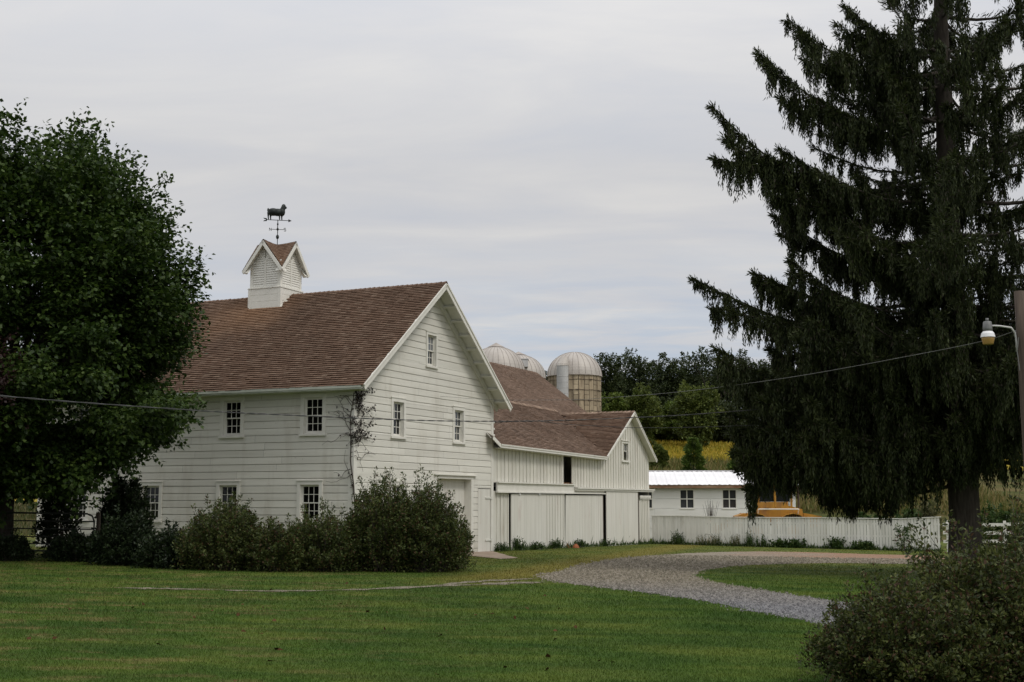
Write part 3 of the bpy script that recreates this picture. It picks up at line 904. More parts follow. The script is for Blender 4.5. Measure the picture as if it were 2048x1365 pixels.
for k in range(4):
    ang = k * math.pi / 2
    Rm = Matrix.Rotation(ang, 3, 'Z')
    fr = (lambda Rm: lambda a, z, dd: tuple(np.array(Rm @ Vector((-HW_ - dd, -a, z))) + [CX0, CY0, 0]))(Rm)
    mb = MB()
    zt = lambda a: PKZ - 0.10 - (abs(a)) * (PKZ - EVZ) / HW_
    z = 9.76
    while z < 11.30:
        for s in (-1, 1):
            a0, a1 = 0.045, 0.555
            lim = (PKZ - 0.16 - z) * HW_ / (PKZ - EVZ)
            a1 = min(a1, lim)
            if a1 > a0 + 0.03:
                x0, x1 = (a0, a1) if s > 0 else (-a1, -a0)
                mb.hexa([fr(x0, z, 0.0), fr(x1, z, 0.0), fr(x1, z, -0.05), fr(x0, z, -0.05), fr(x0, z + 0.079, -0.016), fr(x1, z + 0.079, -0.016), fr(x1, z + 0.076, -0.05), fr(x0, z + 0.076, -0.05)])
        z += 0.088
    mb.fbox(fr, -0.045, 0.045, 9.702, 10.80, -0.07, 0.006)
    mb.fbox(fr, -0.56, 0.56, 9.702, 9.755, -0.07, 0.004)
    for s in (-1, 1):       # the Y of the mullion
        mb.hexa([fr(s * 0.0, 10.70, -0.05), fr(s * 0.0, 10.80, -0.05), fr(s * 0.0, 10.80, 0.004), fr(s * 0.0, 10.70, 0.004), fr(s * 0.30, 10.98, -0.05), fr(s * 0.30, 11.08, -0.05), fr(s * 0.30, 11.08, 0.004), fr(s * 0.30, 10.98, 0.004)])
    mb.add([fr(-HW_, 9.7, -0.055), fr(HW_, 9.7, -0.055), fr(HW_, 10.64, -0.055), fr(0, PKZ - 0.06, -0.055), fr(-HW_, 10.64, -0.055)], [(0, 1, 2, 3, 4)])
    mb.build('louver_panel', M['trim'], cup)
    mb = MB()
    sl = (PKZ - EVZ) / HW_
    tipa = HW_ + 0.22
    for s in (-1, 1):
        e, p = np.array(fr(s * tipa, PKZ - sl * tipa - 0.02, RO + 0.012)), np.array(fr(0, PKZ - 0.02, RO + 0.012))
        nn = np.array(fr(s * sl, 1, 0)) - fr(0, 0, 0); nn /= np.linalg.norm(nn)
        mb.beam(e - nn * 0.045, p - nn * 0.045, 0.03, 0.12, nn)
        e, p = np.array(fr(s * tipa, PKZ - sl * tipa - 0.02, -0.05)), np.array(fr(0, PKZ - 0.02, -0.05))
        # soffit
        q = [fr(0, PKZ - 0.06, -0.09), fr(0, PKZ - 0.06, RO - 0.004), fr(s * tipa, PKZ - 0.06 - sl * tipa, RO - 0.004), fr(s * tipa, PKZ - 0.06 - sl * tipa, -0.09)]
        mb.add(q, [(0, 1, 2, 3)])
    mb.build('gable_trim', M['trim'], cup)
# cross-gabled cupola roof: each quarter clipped at the valleys, peaks slightly higher than the middle
mb = MB()
sl = (PKZ - EVZ) / HW_
for k in range(4):
    ang = k * math.pi / 2
    Rm = np.array(Matrix.Rotation(ang, 3, 'Z'))
    T = lambda p: Rm @ np.array(p) + [CX0, CY0, 0]
    ext = HW_ + RO
    for s in (-1, 1):
        L = ext; tipa = HW_ + 0.24
        dirv = np.array([0, s, -sl]) / math.hypot(1, sl)      # down the slope
        nn = np.array([0, s * sl, 1]) / math.hypot(1, sl)
        Hc = tipa * math.hypot(1, sl)
        rows = int(Hc / 0.10)
        for i in range(rows + 1):
            y0 = Hc - i * 0.10; y1 = max(0.0, y0 - 0.118)
            x = 0.0
            while x < L:
                wdt = random.uniform(0.09, 0.2)
                xa, xb = x + 0.002, min(L, x + wdt - 0.002); x += wdt
                a_mid = (y0 - 0.05) / math.hypot(1, sl)
                if (xa + xb) / 2 < a_mid - 0.03 or xb - xa < 0.02: continue
                up = lambda xx: 0.06 * (xx / ext) ** 2
                t = random.uniform(0.012, 0.02)
                base = np.array([0, 0, PKZ - 0.015])
                P = [base + np.array([-xa, 0, up(xa)]) + dirv * y0 + nn * t, base + np.array([-xb, 0, up(xb)]) + dirv * y0 + nn * t,
                     base + np.array([-xb, 0, up(xb)]) + dirv * y1 + nn * 0.004, base + np.array([-xa, 0, up(xa)]) + dirv * y1 + nn * 0.004,
                     base + np.array([-xa, 0, up(xa)]) + dirv * y0 - nn * 0.02, base + np.array([-xb, 0, up(xb)]) + dirv * y0 - nn * 0.02]
                mb.add([T(p) for p in P], [(0, 1, 2, 3), (4, 5, 1, 0)])
mb.build('cupola_roof', M['shingle_cup'], cup)

# ------------------------------------------------------------------ weathervane on the cupola
vx = C0 + dv * AX + ev * 6.78
vane = thing('weathervane', 'dark metal sheep weathervane with arrow and compass letters on the cupola', 'weathervane', (vx[0], vx[1], 11.50), R(99))
vane.scale = (1, 0.84, 1)
mb = MB()
mb.tube([(0, 0, -0.1), (0, 0, 0.97)], 0.018, 8)
mb.lathe([(0.0, 0.20), (0.05, 0.22), (0.075, 0.29), (0.05, 0.36), (0.0, 0.38)], 12)
mb.lathe([(0.0, 0.53), (0.05, 0.56), (0.055, 0.60), (0.03, 0.65), (0.0, 0.66)], 12)
mb.lathe([(0.0, 0.73), (0.035, 0.76), (0.04, 0.81), (0.0, 0.86)], 12)
mb.build('spindle', M['vane'], vane)
mb = MB()
for ax in ((0, 1), (1, 0)):
    mb.tube([(-0.27 * ax[0], -0.27 * ax[1], 0.585), (0.27 * ax[0], 0.27 * ax[1], 0.585)], 0.011, 6)
mb.build('compass_arms', M['vane'], vane)


def letter(strokes, at, along):
    mb = MB()
    al = Vector(along)
    for (a0, z0), (a1, z1) in strokes:
        mb.beam(Vector(at) + al * a0 + Vector((0, 0, z0)), Vector(at) + al * a1 + Vector((0, 0, z1)), 0.02, 0.022, (al.y, -al.x, 0))
    return mb.build('letter', M['vane'], vane)


hN = 0.055
letter([((-.045, -hN), (-.045, hN)), ((-.045, hN), (.045, -hN)), ((.045, -hN), (.045, hN))], (0, 0.33, 0.585), (0, -1, 0))
letter([((.045, hN), (-.045, hN)), ((-.045, hN), (-.045, 0)), ((-.045, 0), (.045, 0)), ((.045, 0), (.045, -hN)), ((.045, -hN), (-.045, -hN))], (0, -0.33, 0.585), (0, -1, 0))
letter([((-.04, -hN), (-.04, hN)), ((-.04, hN), (.04, hN)), ((-.04, 0), (.03, 0)), ((-.04, -hN), (.04, -hN))], (0.33, 0, 0.585), (1, 0, 0))
letter([((-.05, hN), (-.025, -hN)), ((-.025, -hN), (0, 0.02)), ((0, 0.02), (.025, -hN)), ((.025, -hN), (.05, hN))], (-0.33, 0, 0.585), (1, 0, 0))
mb = MB()
mb.tube([(0, 0.55, 0.96), (0, -0.52, 0.945)], 0.013, 6)
mb.tube([(0, -0.48, 0.945), (0, -0.63, 0.943)], [0.065, 0.002], 8)
for s in (-1, 1):
    mb.hexa([(-0.008, 0.49, 0.96), (0.008, 0.49, 0.96), (0.008, 0.63, 0.96 + s * 0.03), (-0.008, 0.63, 0.96 + s * 0.03), (-0.008, 0.50, 0.96 + s * 0.055), (0.008, 0.50, 0.96 + s * 0.055), (0.008, 0.66, 0.96 + s * 0.07), (-0.008, 0.66, 0.96 + s * 0.07)])
mb.build('arrow', M['vane'], vane)
# the sheep, one body fused by remeshing; nose points along -y
mb = MB()


def ell(c, r, n=14, m_=9):
    V, Fc = [], []
    for i in range(m_ + 1):
        ph = math.pi * i / m_
        for k in range(n):
            th = 2 * math.pi * k / n
            V.append((c[0] + r[0] * math.sin(ph) * math.cos(th), c[1] + r[1] * math.sin(ph) * math.sin(th), c[2] + r[2] * math.cos(ph)))
    for i in range(m_):
        for k in range(n):
            Fc.append((i * n + k, (i + 1) * n + k, (i + 1) * n + (k + 1) % n, i * n + (k + 1) % n))
    mb.add(V, Fc)


ell((0, 0.22, 1.27), (0.15, 0.27, 0.155)); ell((0, 0.02, 1.26), (0.155, 0.27, 0.15)); ell((0, -0.18, 1.28), (0.14, 0.15, 0.17))
ell((0, -0.22, 1.40), (0.11, 0.11, 0.14)); ell((0, -0.25, 1.50), (0.085, 0.10, 0.10)); ell((0, -0.335, 1.455), (0.045, 0.07, 0.05))
ell((0, 0.45, 1.34), (0.04, 0.05, 0.085)); ell((0.075, -0.24, 1.46), (0.03, 0.03, 0.065)); ell((-0.075, -0.24, 1.46), (0.03, 0.03, 0.065))
for sx in (-0.055, 0.055):
    for y in (0.38, -0.13):
        yy = y + (0.05 if sx < 0 else -0.05)
        mb.tube([(sx, yy, 1.24), (sx, yy + 0.01, 1.08), (sx, yy - 0.005, 0.955)], [0.07, 0.034, 0.026], 8)
sheep = mb.build('sheep_figure', M['vane'], vane, True)
rm = sheep.modifiers.new('fuse', 'REMESH'); rm.mode = 'VOXEL'; rm.voxel_size = 0.016; rm.use_smooth_shade = True

# ------------------------------------------------------------------ stable wing
stable = thing('stable_wing', 'white board and batten stable wing with sliding doors and a small cross gable', 'stable', tuple(O2), RZ)
SF = frame((0, 0, 0), (1, 0, 0), (0, -1, 0))
ez = lambda x: 3.80 - 0.0115 * x            # the old eave dips to the far end
GP, GLx, GRx, GPz, GLz, GRz, GO = 15.85, 11.75, 19.30, 6.12, 3.66, 3.77, 0.32
gt = lambda x: (GLz + (GPz - GLz) * (x - GLx) / (GP - GLx) if x < GP else GPz - (GPz - GRz) * (x - GP) / (GRx - GP)) - 0.11
top = lambda x: (ez(x) + 0.02) if x < 11.95 else gt(x)
gb = lambda x: -0.36 - 0.016 * x
lower_top = lambda x: 2.02 - 0.006 * x
mb = MB()
vboards(mb, SF, 0.12, 18.95, lambda x: 2.36 - 0.012 * x, top, 0.355, 0.045, holes=[(7.12, 8.38, 2.3, 3.7), (14.88, 15.68, 3.66, 4.5)])
vboards(mb, SF, 0.12, 1.58, lambda x: gb(x) - 0.3, lower_top, 0.33, 0.045)
vboards(mb, SF, 17.35, 18.95, lambda x: gb(x) - 0.3, lambda x: 1.90, 0.26, 0.05)
mb.box(18.95, 18.99, 0.02, 7.5, -1.2, 3.75)
mb.build('wall', M['board'], stable)
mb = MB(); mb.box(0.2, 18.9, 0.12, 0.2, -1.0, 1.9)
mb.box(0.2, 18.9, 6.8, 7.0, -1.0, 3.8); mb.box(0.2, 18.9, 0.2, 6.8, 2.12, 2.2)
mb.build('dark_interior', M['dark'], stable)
mb = MB()
mb.fbox(SF, 0.30, 8.25, 2.01, 2.34, 0.05, 0.12); mb.fbox(SF, 0.28, 8.25, 2.34, 2.385, 0.05, 0.19); mb.fbox(SF, 0.28, 12.15, 1.955, 2.008, 0.05, 0.17)
mb.fbox(SF, 8.252, 12.15, 2.01, 2.10, 0.05, 0.10)
mb.fbox(SF, 8.36, 19.15, 2.185, 2.245, 0.05, 0.27); mb.fbox(SF, 8.36, 19.15, 2.10, 2.182, 0.05, 0.22)
mb.fbox(SF, 17.28, 18.98, 1.80, 1.92, 0.05, 0.10)
for i in range(9):
    a = 17.34 + i * 0.195
    mb.fbox(SF, a, a + 0.12, 1.72, 1.798, 0.05, 0.085)
mb.build('door_track', M['trim'], stable)


def slide_door(a0, a1, z1, d0, boards_from=None, slant=0.0, cracks=()):
    mb = MB()
    n = max(4, int((a1 - a0) / 0.29)); w_ = (a1 - a0) / n
    for i in range(n):
        x0, x1 = a0 + i * w_ + 0.0015, a0 + (i + 1) * w_ - 0.0015
        crk = next((c for c in cracks if x0 <= c[0] < x1), None)
        zz0, zz1 = gb(x0) - 0.02, gb(x1) - 0.02
        k0 = d0 + random.uniform(-0.002, 0.002)
        s0 = slant * (1 if i == 0 else 0)
        mb.hexa([SF(x0, zz0, k0), SF(x1 - (crk[1] if crk else 0), zz1, k0), SF(x1 - (crk[1] if crk else 0), zz1, k0 + 0.035), SF(x0, zz0, k0 + 0.035),
                 SF(x0 + s0, z1, k0), SF(x1, z1, k0), SF(x1, z1, k0 + 0.035), SF(x0 + s0, z1, k0 + 0.035)])
        if boards_from is not None and x0 > boards_from:
            mb.fbox(SF, x1 - 0.022, x1 + 0.022, gb(x1), z1 - 0.01, k0 + 0.036, k0 + 0.058)
    return mb.build('sliding_door', M['door'], stable)


d1 = slide_door(1.645, 7.05, 1.92, 0.06, boards_from=4.9)
d1['label'] = 'sliding door half smooth panel, half battened boards'
d2 = slide_door(7.27, 11.93, 1.90, 0.06, slant=0.10, cracks=((9.0, 0.03), (11.4, 0.06)))
d2['label'] = 'sliding door with split boards at its foot'
d3 = slide_door(12.20, 16.70, 2.09, 0.14, cracks=((14.5, 0.06), (14.9, 0.09)))
d3['label'] = 'sliding door on the upper track with two long cracks'
for a in (2.35, 4.35):
    mb = MB(); mb.fbox(SF, a, a + 0.12, 1.88, 1.952, 0.10, 0.14); mb.build('track_roller', M['metal_roof'], d1)
for a0, a1, z1, dq in ((7.07, 7.22, 1.95, 0.09), (11.94, 12.28, 1.95, 0.012), (16.95, 17.32, 2.08, 0.015)):
    mb = MB(); mb.fbox(SF, a0, a1, gb(a0) - 0.2, z1, -0.02, dq); mb.build('door_post', M['darkwood'] if dq < 0.02 else M['board'], stable)
# loft opening
mb = MB(); mb.fbox(SF, 7.0, 7.118, 2.39, 3.7, 0.0, 0.055); mb.build('loft_jamb', M['trim'], stable); mb = MB(); mb.fbox(SF, 8.382, 8.42, 2.39, 3.66, 0.0, 0.05)
lf = mb.build('loft_jamb', M['trim'], stable)
mb = MB(); mb.fbox(SF, 7.12, 8.38, 2.26, 2.37, -0.3, 0.06)
for i in range(40):
    x = random.uniform(7.15, 8.35); y = random.uniform(-0.25, 0.05)
    p = Vector(SF(x, 2.37, y)); mb.tube([p, p + Vector((random.uniform(-.12, .12), random.uniform(-.1, .1), random.uniform(0.02, .10)))], 0.008, 4)
mb.build('loft_sill', M['hay'], lf)
# gable window, lower sash broken out
f = MB(); a0, a1, z0, z1 = 14.88, 15.68, 3.66, 4.5
f.fbox(SF, a0 - 0.13, a0, z0 - 0.02, z1, 0.0, 0.06); f.fbox(SF, a1, a1 + 0.13, z0 - 0.02, z1, 0.0, 0.06)
f.fbox(SF, a0 - 0.13, a1 + 0.13, z1 + 0.002, z1 + 0.11, 0.0, 0.061); f.fbox(SF, a0 - 0.17, a1 + 0.17, z1 + 0.112, z1 + 0.14, 0.0, 0.10); f.fbox(SF, a0 - 0.17, a1 + 0.17, z0 - 0.10, z0 - 0.022, 0.0, 0.10)
win = f.build('window', M['trim'], stable)
s = MB()
s.fbox(SF, a0, a0 + 0.04, z0, z1, -0.06, -0.02); s.fbox(SF, a1 - 0.04, a1, z0, z1, -0.06, -0.02); s.fbox(SF, a0 + 0.04, a1 - 0.04, z1 - 0.04, z1, -0.06, -0.02)
s.fbox(SF, a0 + 0.04, a1 - 0.04, z1 - 0.40, z1 - 0.36, -0.06, -0.02)
for k in (1, 2):
    x = a0 + 0.04 + (a1 - a0 - 0.08) * k / 3; s.fbox(SF, x - 0.02, x + 0.02, z1 - 0.36, z1 - 0.04, -0.055, -0.025)
s.beam(SF(a0 + 0.1, z0 + 0.15, -0.04), SF(a0 + 0.06, z1 - 0.4, -0.04), 0.03, 0.03)
s.build('sash', M['trim'], win)
p = MB(); p.fbox(SF, a0 + 0.045, a1 - 0.045, z1 - 0.36, z1 - 0.045, -0.045, -0.04); p.build('pane', M['glass_mid'], win)
# roofs
ME, MR, MRz = -0.36, 4.02, 6.32             # eave y, ridge y, ridge z
sm = (MRz - 3.72) / (MR - ME)
mroof = lambda y: 3.72 + sm * (y - ME)
cross = lambda x: gt(x) + 0.11
mb = MB()
Hm = math.hypot(MR - ME, MRz - 3.72); vm = np.array([0, MR - ME, MRz - 3.72]) / Hm; nm = np.array([0, -vm[2], vm[1]])
u_main = np.array([1, 0, -0.0115]); 
keepm = lambda x, y: (x < GLx + 0.1) or (3.72 + vm[2] * y - 0.0 > cross(min(x, 19.2)) - 0.03)
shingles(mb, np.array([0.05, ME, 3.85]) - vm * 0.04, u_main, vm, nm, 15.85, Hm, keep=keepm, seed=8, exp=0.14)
# the eave kicks up where it dies against the barn corner
for i in range(5):
    x0 = 0.05 - 0.13 * i; zr = 3.85 + 0.055 * (i + 1)
    mb.add([(x0, ME, 3.86 + 0.055 * i), (x0, -0.06, 4.03 + 0.055 * i), (x0 - 0.13, -0.06, 4.08 + 0.055 * i), (x0 - 0.13, ME, 3.915 + 0.055 * i)], [(0, 3, 2, 1)])
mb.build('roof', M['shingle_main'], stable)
mb = MB()
# cross gable slopes
for sg in (1, -1):
    ex_, ez_ = (GLx, GLz) if sg > 0 else (GRx, GRz)
    Hc = math.hypot(GP - ex_, GPz - ez_); vc = np.array([GP - ex_, 0, GPz - ez_]) / Hc; nc = np.array([-vc[2], 0, vc[0]]) if sg > 0 else np.array([-vc[2], 0, vc[0]])
    if nc[2] < 0: nc = -nc
    if sg > 0:
        kp = lambda x, y: (GLz + vc[2] * y) > mroof(-GO + x - 0.0) - 0.03 or x < 0.35
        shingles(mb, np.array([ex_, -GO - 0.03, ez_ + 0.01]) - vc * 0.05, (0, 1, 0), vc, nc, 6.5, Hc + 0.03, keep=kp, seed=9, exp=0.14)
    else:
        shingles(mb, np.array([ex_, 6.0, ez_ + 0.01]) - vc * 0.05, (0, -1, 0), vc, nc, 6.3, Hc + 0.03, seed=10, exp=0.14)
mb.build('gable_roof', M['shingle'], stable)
mb = MB()
ridge_caps(mb, (GP, -GO - 0.04, GPz + 0.01), (GP, 3.75, GPz + 0.01), 0.15, 0.09, 0.22, 5)
ridge_caps(mb, (-0.2, MR, MRz + 0.20), (15.85, MR, MRz + 0.02), 0.18, 0.13, 0.22, 6)
mb.build('ridge_cap', M['shingle_cap'], stable)
mb = MB()          # decks
def slab(P, n, t):
    P = [np.array(p, float) for p in P]; n = np.array(n, float); n = n / np.linalg.norm(n)
    mb.hexa([p - n * t for p in P] + P)
slab([(0.05, ME, 3.85), (11.6, ME, 3.72), (15.85, MR, 6.19), (0.05, MR, 6.42)], nm, 0.06) if False else None
tri = [(0.05, ME, 3.795), (11.6, ME, 3.66), (15.6, MR - 0.3, 5.98), (15.8, MR, 6.14), (0.05, MR, 6.28)]
mb.add(tri, [(0, 1, 2, 3, 4)]); mb.add([tuple(np.array(q) - [0, 0, 0.05]) for q in tri], [(4, 3, 2, 1, 0)])
mb.add([(0.05, MR, 6.30), (15.8, MR, 6.20), (15.8, 9.0, 3.7), (0.05, 9.0, 3.7)], [(0, 1, 2, 3)])
for ex_, ez_ in ((GLx, GLz), (GRx, GRz)):
    q = [(ex_, -GO, ez_), (ex_, 0.6 if ex_ < GP else 6.0, ez_), (GP, 3.6 if ex_ < GP else 6.0, GPz), (GP, -GO, GPz)]
    q = [tuple(np.array(x) - [0, 0, 0.035]) for x in q]
    mb.add(q, [(0, 1, 2, 3)]); mb.add([tuple(np.array(x) - [0, 0, 0.05]) for x in q], [(3, 2, 1, 0)])
mb.build('roof_deck', M['soffit'], stable)
mb = MB()
mb.beam((0.05, ME - 0.02, 3.78), (GLx - 0.02, ME - 0.02, 3.645), 0.03, 0.14); mb.beam((0.05, ME - 0.045, 3.825), (GLx + 0.0, ME - 0.045, 3.69), 0.03, 0.05)
mb.beam((0.05, ME - 0.02, 3.78), (-0.62, ME - 0.02, 4.06), 0.03, 0.14)
mb.beam((0.05, ME / 2, 3.70), (GLx, ME / 2, 3.565), 0.30, 0.015)
mb.build('eave_fascia', M['trim'], stable)
mb = MB()
for ex_, ez_ in ((GLx, GLz), (GRx, GRz)):
    e, a = Vector((ex_, -GO - 0.02, ez_ - 0.06)), Vector((GP, -GO - 0.02, GPz - 0.07))
    mb.beam(e, a, 0.035, 0.14, (0, 1, 0)) if False else mb.beam(e, a, 0.035, 0.15)
    mb.beam(e + Vector((0, -0.03, 0.05)), a + Vector((0, -0.03, 0.05)), 0.02, 0.05)
mb.build('rake_board', M['trim'], stable)

# ------------------------------------------------------------------ big rear barn
rear = thing('rear_barn', 'large barn behind the stable wing showing only its brown shingled roof', 'barn', tuple(O2), RZ)
RY, RZr, RE, REz, RX0, RX1 = 9.83, 9.5, 3.9, 4.9, 9.0, 26.7
Hr = math.hypot(RY - RE, RZr - REz); vr = np.array([0, RY - RE, RZr - REz]) / Hr; nr = np.array([0, -vr[2], vr[1]])
mb = MB()
shingles(mb, (RX0, RE, REz), (1, 0, 0), vr, nr, RX1 - RX0, Hr + 0.02, exp=0.14, seed=21)
vr2 = vr * [1, -1, 1]; shingles(mb, (RX1, 2 * RY - RE, REz), (-1, 0, 0), vr2, nr * [1, -1, 1], RX1 - RX0, Hr + 0.02, exp=0.3, wmin=0.4, wmax=0.9, seed=22)
ridge_caps(mb, (RX0, RY, RZr), (RX1, RY, RZr), 0.15, 0.11, 0.25, 7)
mb.build('roof', M['shingle_tan'], rear)
mb = MB()
for s in (1, -1):
    yy = lambda y: y if s > 0 else 2 * RY - y
    mb.add([(RX0, yy(RE), REz - 0.01), (RX1, yy(RE), REz - 0.01), (RX1, RY, RZr - 0.01), (RX0, RY, RZr - 0.01)], [(0, 1, 2, 3)])
    mb.add([(RX0, yy(RE), REz - 0.16), (RX1, yy(RE), REz - 0.16), (RX1, RY, RZr - 0.16), (RX0, RY, RZr - 0.16)], [(0, 1, 2, 3)])
mb.build('roof_deck', M['soffit'], rear)
mb = MB()
mb.add([(RX1 - 0.3, RE + 0.4, -1), (RX1 - 0.3, 2 * RY - RE - 0.4, -1), (RX1 - 0.3, 2 * RY - RE - 0.4, REz), (RX1 - 0.3, RY, RZr - 0.3), (RX1 - 0.3, RE + 0.4, REz)], [(0, 1, 2, 3, 4)])
mb.add([(RX0 + 0.3, RE + 0.4, -1), (RX0 + 0.3, 2 * RY - RE - 0.4, -1), (RX0 + 0.3, 2 * RY - RE - 0.4, REz), (RX0 + 0.3, RY, RZr - 0.3), (RX0 + 0.3, RE + 0.4, REz)], [(0, 1, 2, 3, 4)])
for y in (RE + 0.4, 2 * RY - RE - 0.4):
    mb.box(RX0 + 0.3, RX1 - 0.3, y - 0.02, y + 0.02, -1.2, REz + 0.1)
mb.build('wall', M['board'], rear)


# ------------------------------------------------------------------ silos
def silo(u, vtop, vbase, Y, rad, label, seams, chute_at=None, hatch_at=None, cap=0.0):
    q = atY(u, vbase, Y); X = q[0]; zb = q[2]; zt_ = atY(u, vtop, Y)[2]
    g0 = float(ground_z(X, Y))
    t = thing('silo', label, 'silo', (X, Y, g0), 0, 'domed silos behind the barns')
    H = zb - g0; h = zt_ - zb
    r = random.Random(int(u))
    mb = MB(); n = 30
    hh = 0.76; rows = int(H / hh) + 1
    for i in range(rows):
        for k in range(n):
            a0 = 2 * math.pi * (k + 0.06) / n; a1 = 2 * math.pi * (k + 0.94) / n
            z1 = H - i * hh - 0.02 - (0.38 if k % 2 else 0) ; z0 = z1 - hh + 0.03
            if i == 0 and k % 2:
                z1 = H - 0.02; z0 = H - 0.38 - hh + 0.01
            if i == 0 and k % 2: pass
            z1 = min(z1, H); z0 = max(z0, -0.2)
            if z1 - z0 < 0.05: continue
            o = r.uniform(-0.008, 0.008)
            P = []
            for z in (z0, z1):
                for a, rr in ((a0, rad - 0.06), (a1, rad - 0.06), (a1, rad + o), (a0, rad + o)):
                    P.append((rr * math.cos(a), rr * math.sin(a), z))
            mb.hexa(P)
    body = mb.build('stave_wall', M['stave'], t)
    mb = MB(); mb.lathe([(rad - 0.05, -0.2), (rad - 0.05, H)], n); mb.build('joint_core', M['darkwood'], body)
    for i in range(int(H / 0.76)):
        z = H - 0.40 - i * 0.76
        mb = MB()
        pts = [((rad + 0.02) * math.cos(2 * math.pi * k / 40), (rad + 0.02) * math.sin(2 * math.pi * k / 40), z + 0.02 * math.sin(k * 1.7)) for k in range(41)]
        mb.tube(pts, 0.016, 5, False)
        for k in range(6):
            a = k * math.pi / 3 + i * 0.5
            mb.beam(((rad + 0.03) * math.cos(a), (rad + 0.03) * math.sin(a), z), ((rad + 0.03) * math.cos(a + .12), (rad + 0.03) * math.sin(a + .12), z), 0.06, 0.07)
        mb.build('hoop', M['hoop'], t)
    dr_ = rad + 0.06
    prof = [(dr_, -0.06), (dr_, 0.02)] + [(dr_ * math.cos(a), h * math.sin(a)) for a in np.linspace(0.04, math.pi / 2 - 0.1, 12)]
    mb = MB(); mb.lathe([(a, b + H) for a, b in prof] + [(0.0, H + h + cap * 0.3)], seams * 2)
    dome = mb.build('dome', M['dome'], t)
    mb = MB()
    for k in range(seams):
        a = 2 * math.pi * k / seams
        pts = [((x + 0.012) * math.cos(a), (x + 0.012) * math.sin(a), z + H + 0.006) for x, z in prof[1:]]
        mb.tube(pts, 0.014, 4, False)
    mb.tube([((dr_ + 0.01) * math.cos(2 * math.pi * k / 40), (dr_ + 0.01) * math.sin(2 * math.pi * k / 40), H - 0.04) for k in range(41)], 0.04, 5, False)
    mb.build('dome_seam', M['dome_seam'], dome)
    if cap:
        mb = MB(); rc = rad * 0.30; zc = h * math.sin(math.acos(0.30)) + H
        mb.lathe([(rc, zc + 0.03), (rc, zc + 0.06), (0.0, zc + cap)], 20); mb.build('dome_cap', M['dome_seam'], dome)
    if chute_at is not None:
        a = chute_at; cr = 0.43
        px, py = (rad + cr * 0.75) * math.cos(a), (rad + cr * 0.75) * math.sin(a)
        prf = [(cr, 0.0)]
        for i in range(int(H / 0.42)):
            prf += [(cr, i * 0.42 + 0.38), (cr + 0.02, i * 0.42 + 0.40), (cr, i * 0.42 + 0.42)]
        prf = [q for q in prf if q[1] < H + 0.55]
        mb = MB(); mb.lathe(prf + [(cr, H + 0.56)], 20, (px, py, 0)); M['chute'] = m_simple('dull_chute_metal', (0.30, 0.295, 0.285), (0.44, 0.435, 0.42), 1.5, 0.6, 0.03, (1, 1, 0.4), 0.1); ch = mb.build('chute', M['chute'], t)
        mb = MB()
        n2 = 20; V = []; Fc = []
        for (f, z) in ((1.06, H + 0.55), (1.0, H + 0.72), (0.80, H + 1.0), (0.62, H + 1.22)):
            sh = (1.06 - f) * cr
            for k in range(n2):
                b_ = 2 * math.pi * k / n2
                V.append((px - math.cos(a) * sh * 0.2 + sh * 0.8 + cr * f * math.cos(b_) * 1.0, py - math.sin(a) * sh + cr * f * math.sin(b_), z))
        for i in range(3):
            for k in range(n2):
                Fc.append((i * n2 + k, i * n2 + (k + 1) % n2, (i + 1) * n2 + (k + 1) % n2, (i + 1) * n2 + k))
        Fc.append(tuple(3 * n2 + k for k in range(n2)))
        mb.add(V, Fc); mb.build('chute_hood', M['dome'], ch)
    if hatch_at is not None:
        a, dz, wd, hd = hatch_at
        px, py = (rad * 0.86) * math.cos(a), (rad * 0.86) * math.sin(a)
        mb = MB(); mb.box(px - wd / 2, px + wd / 2, py - 0.5, py + 0.6, H + dz, H + dz + hd); mb.box(px - wd / 2 - 0.05, px + wd / 2 + 0.05, py - 0.55, py + 0.6, H + dz + hd + 0.002, H + dz + hd + 0.06)
        mb.build('filler_hatch', M['galv'], t)
    return t


silo(1149, 705, 753, 95, 1.97, 'brown staved silo with bulging grey dome and a metal chute up its side', 26, chute_at=R(-115))
silo(992, 694, 747, 100, 2.22, 'domed silo just behind the barn rake, nearest the big gable', 30, cap=0.42)
silo(1037, 710, 757, 107, 2.22, 'domed silo with a square hatch, half hidden by the silo beside the gable', 30, cap=0.36, hatch_at=(R(-80), 0.72, 0.88, 0.62))

# ------------------------------------------------------------------ board fence
FE = O2 + dv * 19.05
fence = thing('board_fence', 'long white vertical board fence running from the stable to the spruce', 'fence', tuple(FE), RZ)
FF = frame((0, 0, 0), (0, -1, 0), (-1, 0, 0))
FL = 14.5
fg = lambda a: -0.62 - 0.0055 * a
fenz = lambda a: (0.86 - 0.008 * max(0, a) + 0.02 * math.sin(a * 0.9)) if a < 12.7 else 0.77 + 0.055 * (a - 12.7)
for k, (s0, s1) in enumerate(((0.1, 6.4), (6.4, 14.5))):
    mb = MB(); a = s0
    while a < s1 - 0.03:
        w_ = random.uniform(0.135, 0.165); b = min(a + w_, s1)
        o = random.uniform(0, 0.006); tz = fenz((a + b) / 2) - 0.01 + random.uniform(-0.006, 0.004)
        lean = random.uniform(-0.004, 0.004)
        mb.hexa([FF(a + .008, fg(a) - .12, o), FF(b - .008, fg(b) - .12, o), FF(b - .008, fg(b) - .12, .022 + o), FF(a + .008, fg(a) - .12, .022 + o),
                 FF(a + .008 + lean, tz, o), FF(b - .008 + lean, tz, o), FF(b - .008 + lean, tz, .022 + o), FF(a + .008 + lean, tz, .022 + o)])
        a = b
    mb.build('board_panel', M['fence'], fence)
mb = MB()
caps = [0.05, 2.4, 4.4, 6.45, 8.2, 10.1, 12.7, 14.58]
